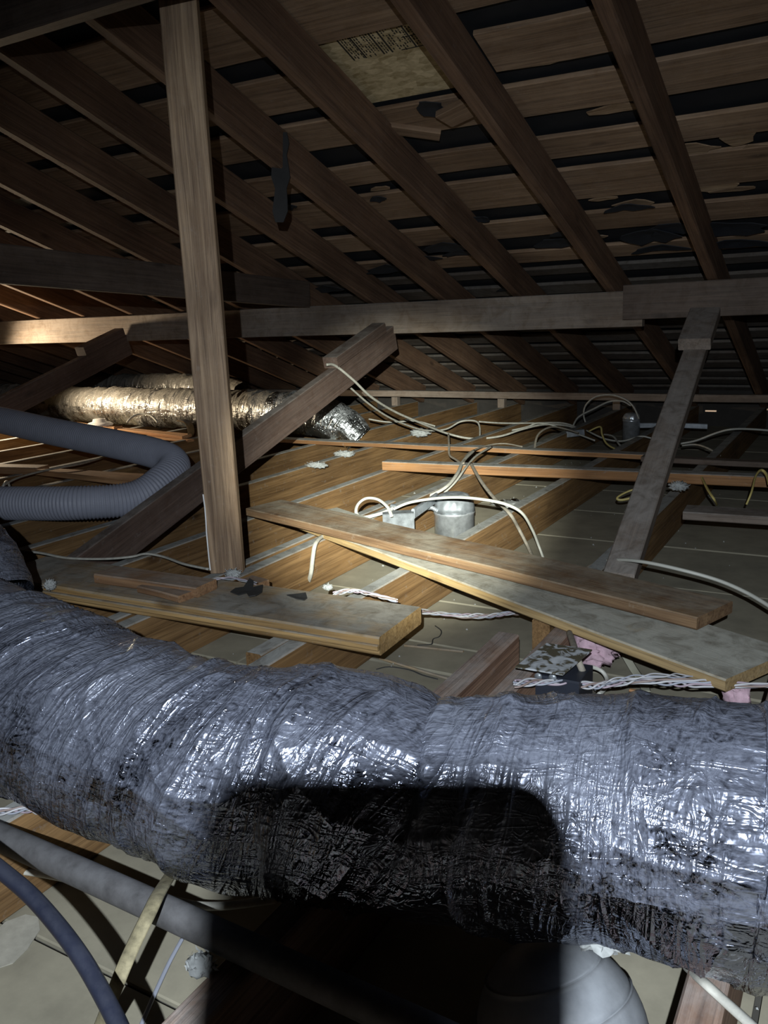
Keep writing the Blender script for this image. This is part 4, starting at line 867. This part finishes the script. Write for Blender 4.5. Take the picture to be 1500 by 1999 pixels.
o = timber('split_wood', (-3.8654, 3.7413, 0.1420), (-3.4414, 3.6721, 0.1420), 0.05, 0.014, M['freshwood'], seg=2); tag(o, 'lower pale split shingle next to the curled bark piece', 'wood strip')
o = timber('split_wood', (-3.7935, 3.7729, 0.1400), (-3.5522, 3.6417, 0.0600), 0.04, 0.014, M['tandg'], seg=2); tag(o, 'pale lath leaning down between joists behind the hose bend', 'wood strip')
o = lathe('plastic_cap', [(0.085, 0.0), (0.088, 0.008), (0.07, 0.022), (0.045, 0.028), (0.04, 0.045), (0.0001, 0.047)], M['whiteplastic'], Matrix.Translation(V((-4.4497, 3.9007, 0.1650))), None, 28); tag(o, 'white round plastic cap on the joists before the far duct', 'cap')
o = tube('curled_wood', [(-3.5817, 3.7500, 0.2430), (-3.5259, 3.7500, 0.2322), (-3.5028, 3.7500, 0.1899), (-3.5203, 3.7500, 0.1463), (-3.5975, 3.7500, 0.1188)], 0.03, M['tandg'], flat=0.25, sides=8); tag(o, 'curled tan wood piece hooked beside the post before the far duct', 'wood piece')
o = timber('wood_block', (-4.3192, 3.8631, 0.1500), (-4.2028, 3.8291, 0.1780), 0.06, 0.05, M['freshwood'], seg=1); tag(o, 'small tan block leaning beside the white cap', 'wood block')
cable('cream cable arched in front of the far duct', [(-3.9772, 3.7000, 0.2236), (-3.9491, 3.7200, 0.2566), (-3.9032, 3.7500, 0.2730), (-3.8182, 3.7500, 0.2623), (-3.7380, 3.7200, 0.2273)], 0.007, 'white_cable', 0.9)
cable('dark looping cable at the left edge below the planks', [(-3.2982, 2.2709, 0.1200), (-3.2809, 2.3680, 0.1600), (-3.2289, 2.4935, 0.1800), (-3.2082, 2.6798, 0.1800), (-3.3191, 2.9358, 0.1700)], 0.006, 'cloth_cable', 0.8)
cable('silver cable hook at the left edge below the planks', [(-3.3971, 2.3587, 0.0600), (-3.2707, 2.2948, 0.1400), (-3.3136, 2.3488, 0.1500), (-3.2803, 2.3348, 0.1200), (-3.3434, 2.3775, 0.0600)], 0.006, 'white_cable', 0.8)

# hanging felt strip
hs = V((-1.8067, 2.4764, 1.4163))
vs, fs = [], []
for i in range(9):
    t = i / 8; w = 0.034 * (1 - 0.45 * t) + 0.006 * math.sin(i * 2.1)
    p = hs + V((0.012 * math.sin(t * 3), -0.02 * t, -0.29 * t))
    for sx_, th in ((-w, 0), (w, 0), (w, 0.003), (-w, 0.003)): vs.append(p + RIGHT * sx_ - hs + V((0, th, 0)))
for i in range(8):
    for k in range(4): q = i * 4; fs.append((q + k, q + (k + 1) % 4, q + 4 + (k + 1) % 4, q + 4 + k))
fs += [(3, 2, 1, 0), (32, 33, 34, 35)]
o = link('felt_strip', mesh('felt_strip', vs, fs), M['feltgrey'], None, Matrix.Translation(hs)); tag(o, 'torn black felt strip hanging down from the roof boards', 'felt scrap')

# ------------------------------------------------------------------ the phone in the photographer's hand (throws the big shadow on the duct)
pw, ph_, pt, rr_ = 0.081, 0.168, 0.009, 0.013
outl = []
for (cx, cy, a0) in ((pw / 2 - rr_, ph_ / 2 - rr_, 0), (-pw / 2 + rr_, ph_ / 2 - rr_, 90), (-pw / 2 + rr_, -ph_ / 2 + rr_, 180), (pw / 2 - rr_, -ph_ / 2 + rr_, 270)):
    for k in range(7): a = math.radians(a0 + 15 * k); outl.append((cx + rr_ * math.cos(a), cy + rr_ * math.sin(a)))
pcen = EYE + RIGHT * -0.0396 + UP * (0.0192 - ph_ / 2) - FWD * 0.013
o = slab('smartphone', outl, pt, M['black'], frame(RIGHT, UP, -FWD, pcen)); tag(o, 'black smartphone held at the viewpoint, its rounded shadow falling on the large duct', 'phone')
